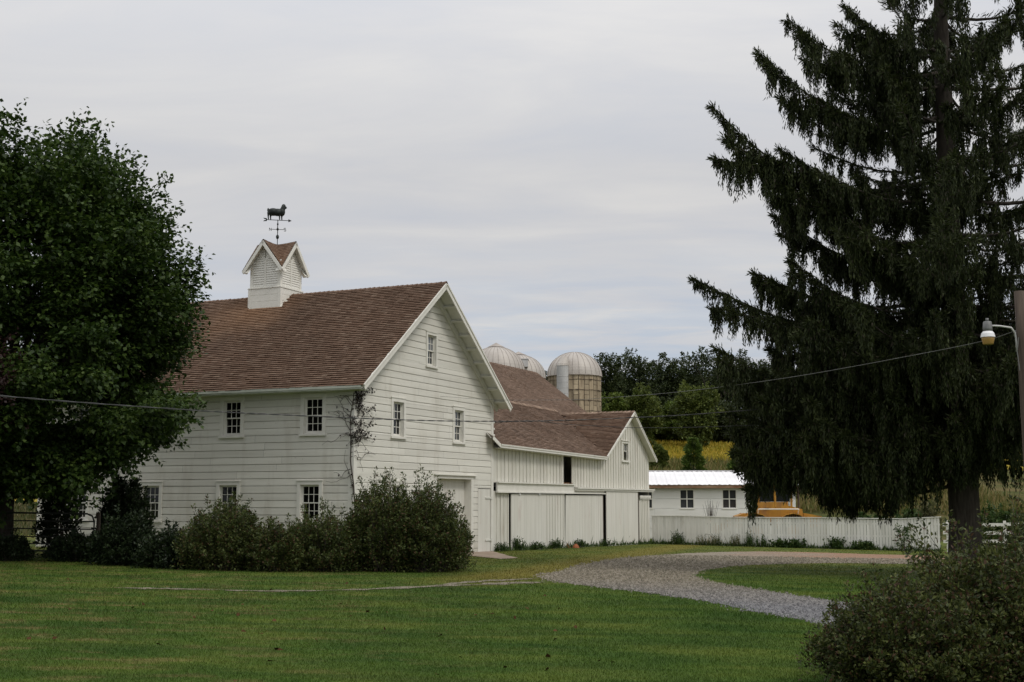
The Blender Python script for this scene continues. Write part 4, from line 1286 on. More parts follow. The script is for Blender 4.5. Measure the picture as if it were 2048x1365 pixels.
for i in range(len(caps) - 1):
    mb.beam(FF(caps[i] + 0.003, fenz(caps[i]) + 0.015, 0.01), FF(caps[i + 1] - 0.003, fenz(caps[i + 1]) + 0.015, 0.01), 0.12, 0.035)
mb.build('cap_rail', M['fence'], fence)
mb = MB()
for a in (0.4, 4.4, 8.2, 12.7):
    mb.fbox(FF, a - 0.06, a + 0.06, fg(a) - 0.3, fenz(a) - 0.02, -0.16, -0.04)
for z in (-0.1, 0.5):
    mb.fbox(FF, 0.1, 14.5, z, z + 0.09, -0.038, -0.003)
mb.build('back_rail', M['fence'], fence)
mb = MB()
rail = thing('rail_fence', 'low white post and rail fence past the end of the board fence', 'fence', tuple(FE), RZ)
for a in (14.85, 17.4, 20.0, 22.6, 25.2):
    p = MB(); p.fbox(FF, a - 0.06, a + 0.06, -1.1, 0.72, -0.10, 0.02); p.build('post', M['fence'], rail)
for z in (0.55, 0.15, -0.25):
    for a0, a1 in ((14.65, 17.4), (17.4, 20.0), (20.0, 22.6), (22.6, 25.4)):
        p = MB(); p.beam(FF(a0, z + random.uniform(-.03, .03), 0.045), FF(a1 - 0.005, z + random.uniform(-.03, .03), 0.045), 0.04, 0.15); p.build('rail', M['fence'], rail)

# ------------------------------------------------------------------ shed
SH = atY(1295, 1004, 82); shed = thing('low_shed', 'low white shed with pale metal roof and brown eave behind the fence', 'shed', (SH[0] - 6.0, 82.0, -0.7), R(-3))
SD = frame((0, 0, 0), (1, 0, 0), (0, -1, 0))
SL_ = 15.2
se, sr, sdep = 3.36, 4.30, 3.4
hs = [(5.85, 1.93, 0.80, 1.09), (8.45, 1.93, 0.80, 1.09), (3.2, 1.93, 0.8, 1.09), (11.1, 1.93, 0.80, 1.09)]
mb = MB()
clapboards(mb, SD, -0.6, se - 0.12, 0.62, lambda z: 0.0, lambda z: SL_, [(a - w_ / 2, a + w_ / 2, z, z + h_) for a, z, w_, h_ in hs] + [(12.6, 13.6, -0.6, 2.5)])
mb.box(-0.02, 0.0, 0, 2 * sdep, -0.6, se); mb.box(SL_, SL_ + 0.02, 0, 2 * sdep, -0.6, se)
for x in (-0.02, SL_ + 0.02):
    mb.add([(x, 0, se), (x, 2 * sdep, se), (x, sdep, sr - 0.05)], [(0, 1, 2)])
mb.box(0, SL_, 2 * sdep - 0.02, 2 * sdep, -0.6, se)
mb.build('wall', M['shed_wall'], shed)
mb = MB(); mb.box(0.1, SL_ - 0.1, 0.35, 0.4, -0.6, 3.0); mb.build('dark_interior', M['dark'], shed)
for a, z, w_, h_ in hs:
    f = MB()
    f.fbox(SD, a - w_ / 2 - 0.06, a - w_ / 2, z - 0.05, z + h_ + 0.06, -0.02, 0.045); f.fbox(SD, a + w_ / 2, a + w_ / 2 + 0.06, z - 0.05, z + h_ + 0.06, -0.02, 0.045)
    f.fbox(SD, a - w_ / 2, a + w_ / 2, z + h_, z + h_ + 0.06, -0.02, 0.044); f.fbox(SD, a - w_ / 2 - 0.08, a + w_ / 2 + 0.08, z - 0.10, z - 0.052, -0.02, 0.07)
    f.fbox(SD, a - 0.03, a + 0.03, z, z + h_, -0.05, -0.01); f.fbox(SD, a - w_ / 2, a + w_ / 2, z + h_ / 2 - 0.03, z + h_ / 2 + 0.03, -0.05, -0.012)
    wn = f.build('window', M['trim'], shed)
    p = MB(); p.fbox(SD, a - w_ / 2, a + w_ / 2, z, z + h_, -0.06, -0.055); p.build('pane', M['glass_mid'], wn)
mb = MB(); mb.fbox(SD, 12.62, 13.58, -0.6, 2.48, -0.05, -0.01); mb.build('door', M['door'], shed)
mb = MB()
m_ = 150; V = []
for j, (y, z) in enumerate(((-0.4, se - 0.0), (sdep, sr), (2 * sdep + 0.4, se))):
    for i in range(m_ + 1):
        x = -0.3 + (SL_ + 0.6) * i / m_
        V.append((x, y, z + 0.012 * math.sin(i * 2.1) + (0.02 if i % 6 == 0 else 0)))
mb.add(V, [(j * (m_ + 1) + i, j * (m_ + 1) + i + 1, (j + 1) * (m_ + 1) + i + 1, (j + 1) * (m_ + 1) + i) for j in range(2) for i in range(m_)])
mb.beam((-0.32, sdep, sr + 0.02), (SL_ + 0.32, sdep, sr + 0.02), 0.3, 0.03)
mb.build('roof', M['metal_roof'], shed)
mb = MB(); a = -0.3
while a < SL_ + 0.3:
    b = min(a + random.uniform(1.2, 2.4), SL_ + 0.3)
    mb.box(a, b - 0.01, -0.37, -0.335, se - 0.21, se - 0.04); a = b
mb.build('eave_board', M['rustwood'], shed)

# ------------------------------------------------------------------ yellow loader behind the fence
lp = atY(1552, 1035, 71.5); lz = float(ground_z(lp[0], 71.5))
load = thing('wheel_loader', 'faded yellow wheel loader parked behind the fence under the spruce boughs', 'loader', (lp[0], 71.5, lz), R(-4))
ZS = 0.0
mb = MB()
mb.prism([(-1.85, 0.75), (-1.9, 1.30), (-1.55, 1.42), (-0.95, 1.45), (-0.9, 1.95), (0.35, 1.95), (0.40, 1.80), (1.1, 1.62), (1.15, 1.0), (0.85, 0.7), (0.2, 0.65), (-0.3, 0.95), (-0.9, 0.95), (-1.2, 0.65)], -0.75, 0.75)
bodyL = mb.build('body', M['yellow'], load)
mb = MB()
mb.box(-0.80, -0.28, -0.775, -0.752, 1.12, 1.78)
mb.build('side_panel', M['yellow'], bodyL)
mb = MB(); mb.box(-0.62, -0.42, -0.79, -0.777, 1.60, 1.68); mb.build('panel_vent', M['hoop'], bodyL)
mb = MB(); mb.box(0.45, 0.95, -0.775, -0.752, 1.1, 1.5); mb.build('side_panel', M['yellow'], bodyL)
mb = MB()
for i in range(5): mb.box(0.50 + i * 0.09, 0.54 + i * 0.09, -0.785, -0.777, 1.15, 1.45)
mb.build('grille', M['hoop'], bodyL)
mb = MB()
for x, y in ((-0.86, -0.7), (-0.86, 0.7), (0.62, -0.7), (0.62, 0.7), (-0.12, -0.72)):
    mb.tube([(x, y, 1.7), (x, y, 2.95)], 0.055, 6)
mb.box(-0.98, 0.74, -0.8, 0.8, 2.95, 3.05)
mb.build('cab_frame', M['yellow'], load)
mb = MB(); mb.box(-0.80, 0.56, -0.64, 0.64, 1.96, 2.93); mb.build('cab_glass', M['glass_cab'], load)
mb = MB(); mb.tube([(1.0, -0.3, 1.5), (1.0, -0.3, 2.5), (1.06, -0.3, 2.62)], 0.05, 8); mb.build('exhaust', M['hoop'], load)
mb = MB(); mb.tube([(-0.9, -0.95, 1.62), (0.9, -0.95, 1.62)], 0.03, 6); mb.tube([(0.9, -0.95, 1.62), (0.9, -0.75, 1.4)], 0.03, 6); mb.tube([(-0.9, -0.95, 1.62), (-0.9, -0.75, 1.4)], 0.03, 6)
mb.build('handrail', M['trim'], load)
for x in (-1.05, 0.62):
    for s in (-1, 1):
        mb = MB(); prof = [(0.30, -0.2), (0.55, -0.22), (0.62, -0.14), (0.64, 0), (0.62, 0.14), (0.55, 0.22), (0.30, 0.2)]
        n = 20; V = []
        for r_, y in prof:
            for k in range(n):
                a = 2 * math.pi * k / n; V.append((x + r_ * math.cos(a), s * 0.92 + y, 0.62 + r_ * math.sin(a)))
        mb.add(V, [(i * n + k, (i + 1) * n + k, (i + 1) * n + (k + 1) % n, i * n + (k + 1) % n) for i in range(len(prof) - 1) for k in range(n)])
        wh = mb.build('wheel', M['tyre'], load, True)
        mb = MB(); V = []
        for y in (-0.16, 0.16):
            for k in range(n):
                a = 2 * math.pi * k / n; V.append((x + 0.31 * math.cos(a), s * 0.92 + y, 0.62 + 0.31 * math.sin(a)))
        mb.add(V, [tuple(range(n)), tuple(range(2 * n - 1, n - 1, -1))] + [(k, k + n, (k + 1) % n + n, (k + 1) % n) for k in range(n)]); mb.build('rim', M['yellow'], wh)
        mb = MB()
        for k in range(6):
            a0, a1 = R(20 + k * 23.3), R(20 + (k + 1) * 23.3)
            P = []
            for a in (a0, a1):
                for yy in (s * 0.68, s * 1.16):
                    P.append((x + 0.76 * math.cos(a), yy, 0.66 + 0.76 * math.sin(a)))
            mb.add(P + [(p_[0], p_[1], p_[2] + 0.03) for p_ in P], [(0, 1, 3, 2), (6, 7, 5, 4), (0, 4, 5, 1), (2, 3, 7, 6), (0, 2, 6, 4), (1, 5, 7, 3)])
        mb.build('fender', M['yellow'], load)
for s in (-0.5, 0.5):
    mb = MB(); mb.beam((-1.5, s, 1.35), (-2.6, s, 0.75), 0.12, 0.22); mb.beam((-2.6, s, 0.75), (-2.9, s, 0.45), 0.12, 0.2); mb.build('lift_arm', M['yellow'], load)
mb = MB(); mb.prism([(-2.85, 0.15), (-3.5, 0.10), (-3.52, 0.16), (-2.95, 0.28), (-2.85, 0.85), (-3.05, 1.05), (-2.95, 1.08), (-2.72, 0.85)], -1.1, 1.1); mb.build('bucket', M['yellow'], load)
mb = MB(); mb.prism([(1.16, 0.75), (1.95, 0.85), (1.98, 1.30), (1.16, 1.45)], -0.65, 0.65); mb.build('counterweight', M['yellow'], load)


# ------------------------------------------------------------------ foliage tools
def unit(v):
    return v / (np.linalg.norm(v, axis=-1, keepdims=True) + 1e-9)


def leaf_quads(P, T, Nn, length, width, fold=0.12):
    """Diamond leaves: P base, T direction, Nn approx normal."""
    T = unit(T); B = unit(np.cross(T, Nn)); Nr = np.cross(B, T)
    l = np.asarray(length)[:, None]; w_ = np.asarray(width)[:, None]
    V = np.stack([P, P + T * l * 0.42 + B * w_ / 2 + Nr * l * fold, P + T * l, P + T * l * 0.42 - B * w_ / 2 + Nr * l * fold], 1)
    n = len(P)
    return V.reshape(-1, 3), np.arange(n * 4).reshape(n, 4)


def rand_dir(r, n):
    return unit(r.normal(size=(n, 3)))


def clump_leaves(r, C, Rad, per, ll, lw_, crown_c=None, droop=0.35, shell=0.5):
    """Leaves in the outer shell of every clump (centre C, radii Rad)."""
    n = len(C); k = np.repeat(np.arange(n), per)
    D = rand_dir(r, len(k))
    rad = shell + (1.08 - shell) * r.random(len(k)) ** 0.6
    P = C[k] + D * Rad[k] * rad[:, None]
    outw = D * [1, 1, 0.6]
    if crown_c is not None:
        outw = outw + 0.6 * unit(P - crown_c)
    T = unit(outw + r.normal(0, 0.55, (len(k), 3)) - np.array([0, 0, droop]))
    Nn = unit(np.array([0, 0, 1.0]) + 0.5 * D + r.normal(0, 0.45, (len(k), 3)))
    s = r.uniform(0.7, 1.3, len(k))
    return leaf_quads(P, T, Nn, ll * s, lw_ * s)


def limb(mb, p0, p1, r0, r1, r, bend=0.15, n=6, sides=7):
    p0, p1 = np.array(p0, float), np.array(p1, float); L = np.linalg.norm(p1 - p0)
    off = r.normal(0, bend * L, 3) * [1, 1, 0.4]
    pts = []
    for i in range(n + 1):
        t = i / n; pts.append(p0 + (p1 - p0) * t + off * math.sin(math.pi * t) * 0.6 + np.array([0, 0, 0.08 * L * math.sin(math.pi * t)]))
    mb.tube(pts, [r0 + (r1 - r0) * i / n for i in range(n + 1)], sides)
    return pts


def broadleaf(name, label, cat, base, h, rad, m, seed, leaf=0.14, n_clump=150, per=260, low=0.2, group=None, clump_r=0.11, outline=None, trunk_r=None, squash=1.0):
    r = np.random.default_rng(seed)
    t = thing(name, label, cat, tuple(base), 0, group)
    cz = h * (low + (1 - low) * 0.5); rz_ = h * (1 - low) * 0.5
    cc = np.array([0, 0, cz])
    D = rand_dir(r, n_clump * 3)
    f = r.random(len(D)) ** (1 / 2.2)
    lob = 1 + 0.16 * np.sin(3.1 * np.arctan2(D[:, 1], D[:, 0]) + seed) + 0.12 * np.sin(5 * D[:, 2] * 2 + seed * 2)
    C = cc + D * f[:, None] * np.array([rad, rad * squash, rz_]) * lob[:, None] * 0.92
    if outline is not None:
        C = C[outline(C)]
    C = C[:n_clump]
    Rad = np.stack([r.uniform(0.7, 1.3, len(C)), r.uniform(0.7, 1.3, len(C)), r.uniform(0.5, 0.85, len(C))], 1) * clump_r * h
    V, Q = clump_leaves(r, C, Rad, per, leaf, leaf * 0.72, cc)
    # sprigs breaking the outline
    far = np.argsort(-np.linalg.norm((C - cc) / [rad, rad, rz_], axis=1))[:max(6, len(C) // 2)]
    k = np.repeat(far, 5); Ds = unit(unit(C[k] - cc) + r.normal(0, 0.5, (len(k), 3)) + [0, 0, 0.45])
    tip = C[k] + Ds * Rad[k] * 1.0
    kk = np.repeat(np.arange(len(k)), 12); tt = r.random(len(kk)) * Rad[k][kk, 0] * 0.75
    P = tip[kk] + Ds[kk] * tt[:, None] + r.normal(0, 0.05, (len(kk), 3)) * (h / 12)
    V2, Q2 = leaf_quads(P, unit(Ds[kk] + r.normal(0, 0.8, (len(kk), 3)) - [0, 0, 0.3]), unit(r.normal(0, 0.6, (len(kk), 3)) + [0, 0, 1]), leaf * r.uniform(0.6, 1.2, len(kk)), leaf * 0.7 * r.uniform(0.6, 1.2, len(kk)))
    np_mesh('crown', np.concatenate([V, V2]), np.concatenate([Q, Q2 + len(V)]), m, t)
    mb = MB(); tr = trunk_r or h * 0.024
    zt_ = h * (low + 0.1)
    wob = r.normal(0, 0.012 * h, (6, 2)); wob[0] = 0
    mb.tube([(wob[i, 0], wob[i, 1], -0.3 + (zt_ + 0.3) * i / 5 + 0.0) for i in range(6)], [tr * (1.35 - 0.5 * i / 5) for i in range(6)], 9)
    topc = (wob[5, 0], wob[5, 1], zt_ - 0.1)
    sel = r.choice(len(C), min(len(C), 16), replace=False)
    for i in sel:
        st = np.array(topc) - [0, 0, r.uniform(0, 0.15) * h]
        pts = limb(mb, st, C[i], tr * 0.5, tr * 0.1, r, 0.1)
    mb.build('trunk', M['bark'], t, True)
    return t


# ------------------------------------------------------------------ maple on the left
mY = 37.0
mx_ = -14.6
mbase = np.array([mx_, mY, float(gplane(mx_, mY))])
load.scale = (1.19, 1.19, 1.19)
r = np.random.default_rng(41)
maple = thing('maple_tree', 'tall dark green maple overhanging the left end of the barn', 'tree', tuple(mbase))
# crown radius by height above the trunk foot
hz = np.array([1.6, 2.4, 3.0, 4.0, 4.8, 5.8, 7.2, 8.3, 9.4, 10.3, 11.1, 11.7, 12.1])
hr = np.array([1.6, 3.0, 3.8, 4.6, 4.75, 4.65, 4.4, 4.2, 3.8, 3.1, 2.2, 1.2, 0.5])
NL = 196                                          # leafy lobes, each a spray of smaller clumps
lc_ = []
while len(lc_) < NL:
    z_, t_, q_ = r.uniform(2.0, 11.8), r.uniform(0, 2 * math.pi), r.random() ** 0.33
    if r.random() > (np.interp(z_, hz, hr) / 4.7) ** 1.1: continue
    R_ = np.interp(z_, hz, hr) * (0.25 + 0.68 * q_) * (1 + 0.08 * math.sin(3 * t_ + z_))
    p_ = np.array([R_ * math.cos(t_), R_ * math.sin(t_), z_])
    if all(np.linalg.norm((p_ - o_) * [1, 1, 1.3]) > 0.85 for o_ in lc_) or r.random() < 0.03: lc_.append(p_)
lc_ = np.array(lc_)
kl = np.repeat(np.arange(NL), 8)
C = lc_[kl] + rand_dir(r, len(kl)) * (r.random((len(kl), 1)) ** 0.5) * [0.85, 0.85, 0.55] 
C = np.concatenate([C, lc_ + unit(lc_ - [0, 0, 6.0]) * 0.75 + [0, 0, 0.35]])
# the low skirt only droops on the outer side toward the gate, not over the lawn in front of the wall
low = C[:, 2] < 3.3
C = C[~(low & (C[:, 0] > 1.2))]
# keep the boughs clear of the barn wall and its eave
wl = lambda P: (P[:, 0] + mbase[0] - C0[0]) * dv[0] + (P[:, 1] + mbase[1] - C0[1]) * dv[1]
C = C[~((wl(C) > -1.5) & (C[:, 2] < 6.6))]
skirt = []
for u, v in [(20, 870), (60, 900), (110, 880), (160, 870), (210, 870), (250, 850), (300, 835), (340, 820), (30, 950), (75, 965), (130, 930), (185, 915), (225, 905), (150, 960), (205, 930), (45, 930), (90, 925), (0, 900), (270, 870), (190, 850), (100, 920), (150, 930), (200, 890), (70, 880), (130, 870), (90, 960)]:
    for _ in range(4):
        q = atY(u + r.normal(0, 12), v + r.normal(0, 12), 35.6 + r.uniform(-1.2, 1.6)) - mbase; skirt.append(q)
skirt = np.array(skirt); nsk = len(skirt)
C = np.concatenate([C, skirt])
Rad = np.stack([r.uniform(0.7, 1.2, len(C)), r.uniform(0.7, 1.2, len(C)), r.uniform(0.38, 0.62, len(C))], 1) * 0.62
Rad[-nsk:] *= 0.8
V, Q = clump_leaves(r, C, Rad, 140, 0.135, 0.11, np.array([0, 0, 7.0]), 0.4, 0.35)
edge_c = np.where(np.linalg.norm(C[:, :2], axis=1) > 0.8 * np.interp(C[:, 2], hz, hr))[0]
k = np.repeat(edge_c, 3)
Ds = unit(unit((C[k] - [0, 0, 6.0]) * [1, 1, 0.8]) + r.normal(0, 0.4, (len(k), 3)) + [0, 0, 0.35])
kk = np.repeat(np.arange(len(k)), 13); tt = r.random(len(kk)) * 0.6
P = C[k][kk] + Ds[kk] * (0.35 + tt)[:, None] + r.normal(0, 0.07, (len(kk), 3))
V2, Q2 = leaf_quads(P, unit(Ds[kk] * 0.6 + r.normal(0, 0.8, (len(kk), 3)) - [0, 0, 0.4]), unit(r.normal(0, 0.7, (len(kk), 3)) + [0, 0, 1]), 0.15 * r.uniform(0.6, 1.2, len(kk)), 0.12 * r.uniform(0.6, 1.2, len(kk)))
np_mesh('crown', np.concatenate([V, V2]), np.concatenate([Q, Q2 + len(V)]), M['maple'], maple)
mb = MB()
mb.tube([(0, 0, -0.3), (0.02, 0, 0.3), (0.05, 0, 1.4), (0.1, 0.02, 2.6)], [0.52, 0.40, 0.33, 0.31], 12)
for i in range(26):
    j = r.integers(len(C)); a = C[j]
    limb(mb, (0.1 + r.normal(0, .06), 0.02, r.uniform(2.0, 2.7)), a, 0.15, 0.02, r, 0.08, 7)
for i in range(9):
    a = 2 * math.pi * i / 9
    limb(mb, (0.1, 0.02, 2.5), (2.2 * math.cos(a), 2.2 * math.sin(a), 8.5 + r.uniform(-1, 1.5)), 0.18, 0.05, r, 0.06, 7)
mb.build('trunk', M['bark'], maple, True)

# copper-leaved tree at the left edge
cb = atY(-235, 1004, 31); cbase = (cb[0], 31.0, float(gplane(cb[0], 31)))
broadleaf('copper_leaf_tree', 'small tree with dark purple leaves at the edge of the maple', 'tree', cbase, 6.0, 2.9, M['copper'], 5, 0.11, 170, 190, 0.42, clump_r=0.10, trunk_r=0.13)

# ------------------------------------------------------------------ spruce
SY = 36.0
sb = atY(1926, 1004, SY); sbase = np.array([sb[0], SY, float(gplane(sb[0], SY))])
spruce = thing('spruce_tree', 'huge dark spruce with drooping boughs right of the drive', 'tree', tuple(sbase))
r = np.random.default_rng(12)
LV, LQ, nLV = [], [], 0
mb = MB(); br = MB()
mb.tube([(0, 0, -0.4), (0, 0, 0.2), (0.03, 0, 1.5), (0.0, 0, 5.0), (-0.05, 0, 10), (-0.05, 0, 15), (0, 0, 20), (0.03, 0, 23)], [0.62, 0.50, 0.43, 0.38, 0.31, 0.22, 0.10, 0.03], 14)


def bough(az, z0, L, tip_up, sag, dens=1.0, hang=1.0, org=(0.0, 0.0), sub=True):
    """One limb: leaves the trunk, sags, lifts its tip; side twigs carry hanging strands."""
    global nLV
    n = 22
    t = np.linspace(0, 1, n)
    side = r.normal(0, 0.05) * L
    d_ = np.array([math.cos(az), math.sin(az)]); s_ = np.array([-d_[1], d_[0]])
    x = L * (t - 0.04 * np.sin(np.pi * t))
    z = z0 - sag * np.sin(np.pi * np.minimum(t * 1.05, 1)) ** 1.3 + tip_up * t ** 3.4
    pts = np.stack([d_[0] * x + s_[0] * side * np.sin(np.pi * t), d_[1] * x + s_[1] * side * np.sin(np.pi * t), z], 1)
    pts[:, 0] += org[0]; pts[:, 1] += org[1]
    br.tube(pts[::3].tolist() + [pts[-1].tolist()], [0.075 * (1 - 0.88 * q) * (L / 6) ** 0.5 for q in t[::3]] + [0.008], 6)
    na = int(9.5 * L * dens) + 2
    ta = 0.10 + 0.90 * r.random(na) ** 0.75
    wid = (0.10 + 0.17 * L * (1 - ta) ** 0.9 * np.minimum(1, ta * 4))
    oa = r.uniform(-1, 1, na) * wid
    big = r.uniform(0.25, 1.2, na)
    per = r.integers(5, 11, na)
    q = np.repeat(np.arange(na), per); ns = len(q)
    ts, o = ta[q], oa[q] + r.normal(0, 0.035, ns)
    fwd = np.abs(o) * 0.5 + r.normal(0, 0.05, ns)
    tt = np.clip(ts + fwd / L, 0, 1.0)
    bx = np.stack([np.interp(tt, t, pts[:, i]) for i in range(3)], 1)
    base = bx + np.stack([s_[0] * o, s_[1] * o, -0.10 * np.abs(o) + r.normal(0, 0.03, ns)], 1)
    hl = hang * (0.24 + 0.80 * np.minimum(1, (1.05 - tt) * 3.6)) * big[q] * r.uniform(0.6, 1.1, ns)
    # strands: overlapping narrow sprays one under the other
    m1 = np.maximum(2, (hl / 0.050).astype(int)); k = np.repeat(np.arange(ns), m1)
    idx = np.arange(len(k)) - np.repeat(np.cumsum(m1) - m1, m1)
    fr_ = idx / np.repeat(m1, m1)
    sway = np.stack([d_[0] * 0.10 * hl, d_[1] * 0.10 * hl], 1)
    P = base[k] + np.concatenate([sway[k] * fr_[:, None], -(hl[k] * fr_)[:, None]], 1) + r.normal(0, 0.016, (len(k), 3))
    T = unit(np.array([0, 0, -1.0]) + r.normal(0, 0.27, (len(k), 3)))
    wdt = r.uniform(0.026, 0.048, len(k)) * (1.2 - 0.5 * fr_)
    V, Q = leaf_quads(P, T, r.normal(size=(len(k), 3)), r.uniform(0.10, 0.17, len(k)), wdt)
    LV.append(V); LQ.append(Q + nLV); nLV += len(V)
    # needled shoots along the limb and its side twigs, spreading up and outward like fingers
    n3 = int(70 * L * dens)
    t3 = 0.12 + 0.88 * r.random(n3) ** 0.6
    o3 = r.uniform(-1, 1, n3) * (0.05 + 0.12 * L * (1 - t3))
    b3 = np.stack([np.interp(t3, t, pts[:, i]) for i in range(3)], 1) + np.stack([s_[0] * o3, s_[1] * o3, -0.1 * np.abs(o3)], 1)
    D3 = unit(np.stack([d_[0] + s_[0] * np.sign(o3) * 0.9, d_[1] + s_[1] * np.sign(o3) * 0.9, np.full(n3, 0.25)], 1) + r.normal(0, 0.45, (n3, 3)))
    for kq in range(3):
        V, Q = leaf_quads(b3 + D3 * (0.06 * kq), unit(D3 + r.normal(0, 0.15, (n3, 3))), r.normal(size=(n3, 3)), r.uniform(0.09, 0.18, n3), r.uniform(0.022, 0.042, n3))
        LV.append(V); LQ.append(Q + nLV); nLV += len(V)
    if sub:
        for sg in (-1, 1):
            for tq in r.uniform(0.38, 0.9, 3):
                q_ = [np.interp(tq, t, pts[:, j]) for j in range(3)]
                bough(az + sg * r.uniform(0.45, 0.8), q_[2], L * r.uniform(0.16, 0.30) * (1.25 - 0.5 * tq), r.uniform(0.0, 0.3), 0.05, dens, hang, (q_[0], q_[1]), False)
    # upright finger tufts at the tip
    n4 = 40 if sub else 16
    t4 = 1 - 0.18 * r.random(n4) ** 1.5
    b4 = np.stack([np.interp(t4, t, pts[:, i]) for i in range(3)], 1)
    D4 = unit(np.stack([np.full(n4, d_[0]) * 0.7, np.full(n4, d_[1]) * 0.7, np.full(n4, 0.55)], 1) + r.normal(0, 0.5, (n4, 3)))
    for kq in range(3):
        V, Q = leaf_quads(b4 + D4 * 0.07 * kq, unit(D4 + r.normal(0, 0.12, (n4, 3))), r.normal(size=(n4, 3)), r.uniform(0.09, 0.16, n4), r.uniform(0.024, 0.042, n4))
        LV.append(V); LQ.append(Q + nLV); nLV += len(V)


# boughs that make the left silhouette: tip positions measured on the tree's own plane
for u, v, z_in, sag in [(1690, 14, 0.9, 0.35), (1575, 42, 1.3, 0.5), (1515, 106, 1.7, 0.45), (1424, 214, 1.9, 0.35), (1556, 370, 0.5, 0.5), (1548, 432, 0.9, 0.7), (1580, 522, 1.1, 0.6),
                        (1388, 560, 1.3, 0.5), (1506, 548, 0.8, 0.4), (1430, 698, 1.1, 0.6), (1455, 742, 0.2, 0.4), (1462, 830, 0.4, 0.6), (1466, 905, 0.1, 0.5), (1476, 945, -0.4, 0.3), (1640, 990, -0.3, 0.3), (1542, 925, -0.2, 0.3), (1600, 905, 0.1, 0.4), (1470, 775, 0.4, 0.5), (1475, 870, 0.2, 0.4), (1540, 860, 0.2, 0.4), (1570, 760, 0.4, 0.4), (1620, 850, 0.2, 0.4), (1690, 940, -0.1, 0.4), (1560, 690, 0.6, 0.5),
                        (1600, 640, 0.5, 0.5), (1560, 300, 1.0, 0.4), (1640, 200, 1.0, 0.4), (1680, 470, 0.6, 0.5), (1520, 800, 0.4, 0.5), (1490, 870, 0.2, 0.5), (1690, 110, 0.9, 0.3)]:
    dy = r.uniform(-1.6, 1.6)
    tp = atY(u, v, SY + dy) - sbase
    L = math.hypot(tp[0], dy)
    bough(math.atan2(dy, tp[0]), tp[2] - z_in + 0.0, L, z_in, sag, 1.15, (0.82 if v < 600 else 1.0) if v < 880 else 0.62)
q_ = atY(1512, 975, SY) - sbase     # one long rope of foliage hangs from the lowest bough
bough(math.pi + 0.1, q_[2], 0.34, -0.1, 0.02, 3.0, 0.85, (q_[0] + 0.1, q_[1]), False)
for u_ in range(1524, 1606, 9):    # short sprays drooping before the loader's cab
    q_ = atY(u_, 930 + r.uniform(-18, 10), SY + r.uniform(-0.6, 0.6)) - sbase
    bough(math.pi + r.normal(0, 0.4), q_[2], 0.45, 0.05, 0.02, 1.8, 0.72, (q_[0] + 0.2, q_[1]), False)
# the rest of the whorls
z = 3.4
while z < 22.3:
    Rz = np.interp(z, [1.5, 4, 9, 13, 17, 20, 22.5], [6.6, 6.7, 6.2, 5.2, 3.6, 2.0, 0.5])
    nb = 7 if z < 7 else 6
    a0 = r.uniform(0, 2 * math.pi)
    for i in range(nb):
        az = (a0 + 2 * math.pi * i / nb + r.normal(0, 0.18)) % (2 * math.pi)
        L = Rz * r.uniform(0.72, 1.02)
        if abs(az - math.pi) < 0.75:           # leave daylight between the measured left boughs
            L *= 0.74 if z > 6.5 else 0.9
        if z < 4.6 and abs(az - 1.5 * math.pi) < 0.9: L *= 0.6
        if abs(math.sin(az)) > 0.75: L *= 0.8
        bough(az, z + r.uniform(-0.12, 0.12), L, r.uniform(0.3, 1.0), r.uniform(0.2, 0.5) * L / 6, 0.9 if z < 7 else 0.56, (1.0 if z < 7 else 0.74) if z > 4 else 0.7, sub=z < 7 or r.random() < 0.55)
    z += 0.8 if z < 7 else 1.08
for i in range(40):
    z = r.uniform(4.2, 12.5)
    az = r.uniform(math.pi * 0.95, math.pi * 2.15)
    bough(az, z, r.uniform(0.9, 2.6) * (1 if z < 12 else 0.75), r.uniform(0.0, 0.4), 0.15, 0.8, 0.95, sub=False)
np_mesh('crown', np.concatenate(LV), np.concatenate(LQ), M['needle'], spruce)
mb.build('trunk', M['bark'], spruce, True)
br.build('bough', M['twig'], spruce, True)


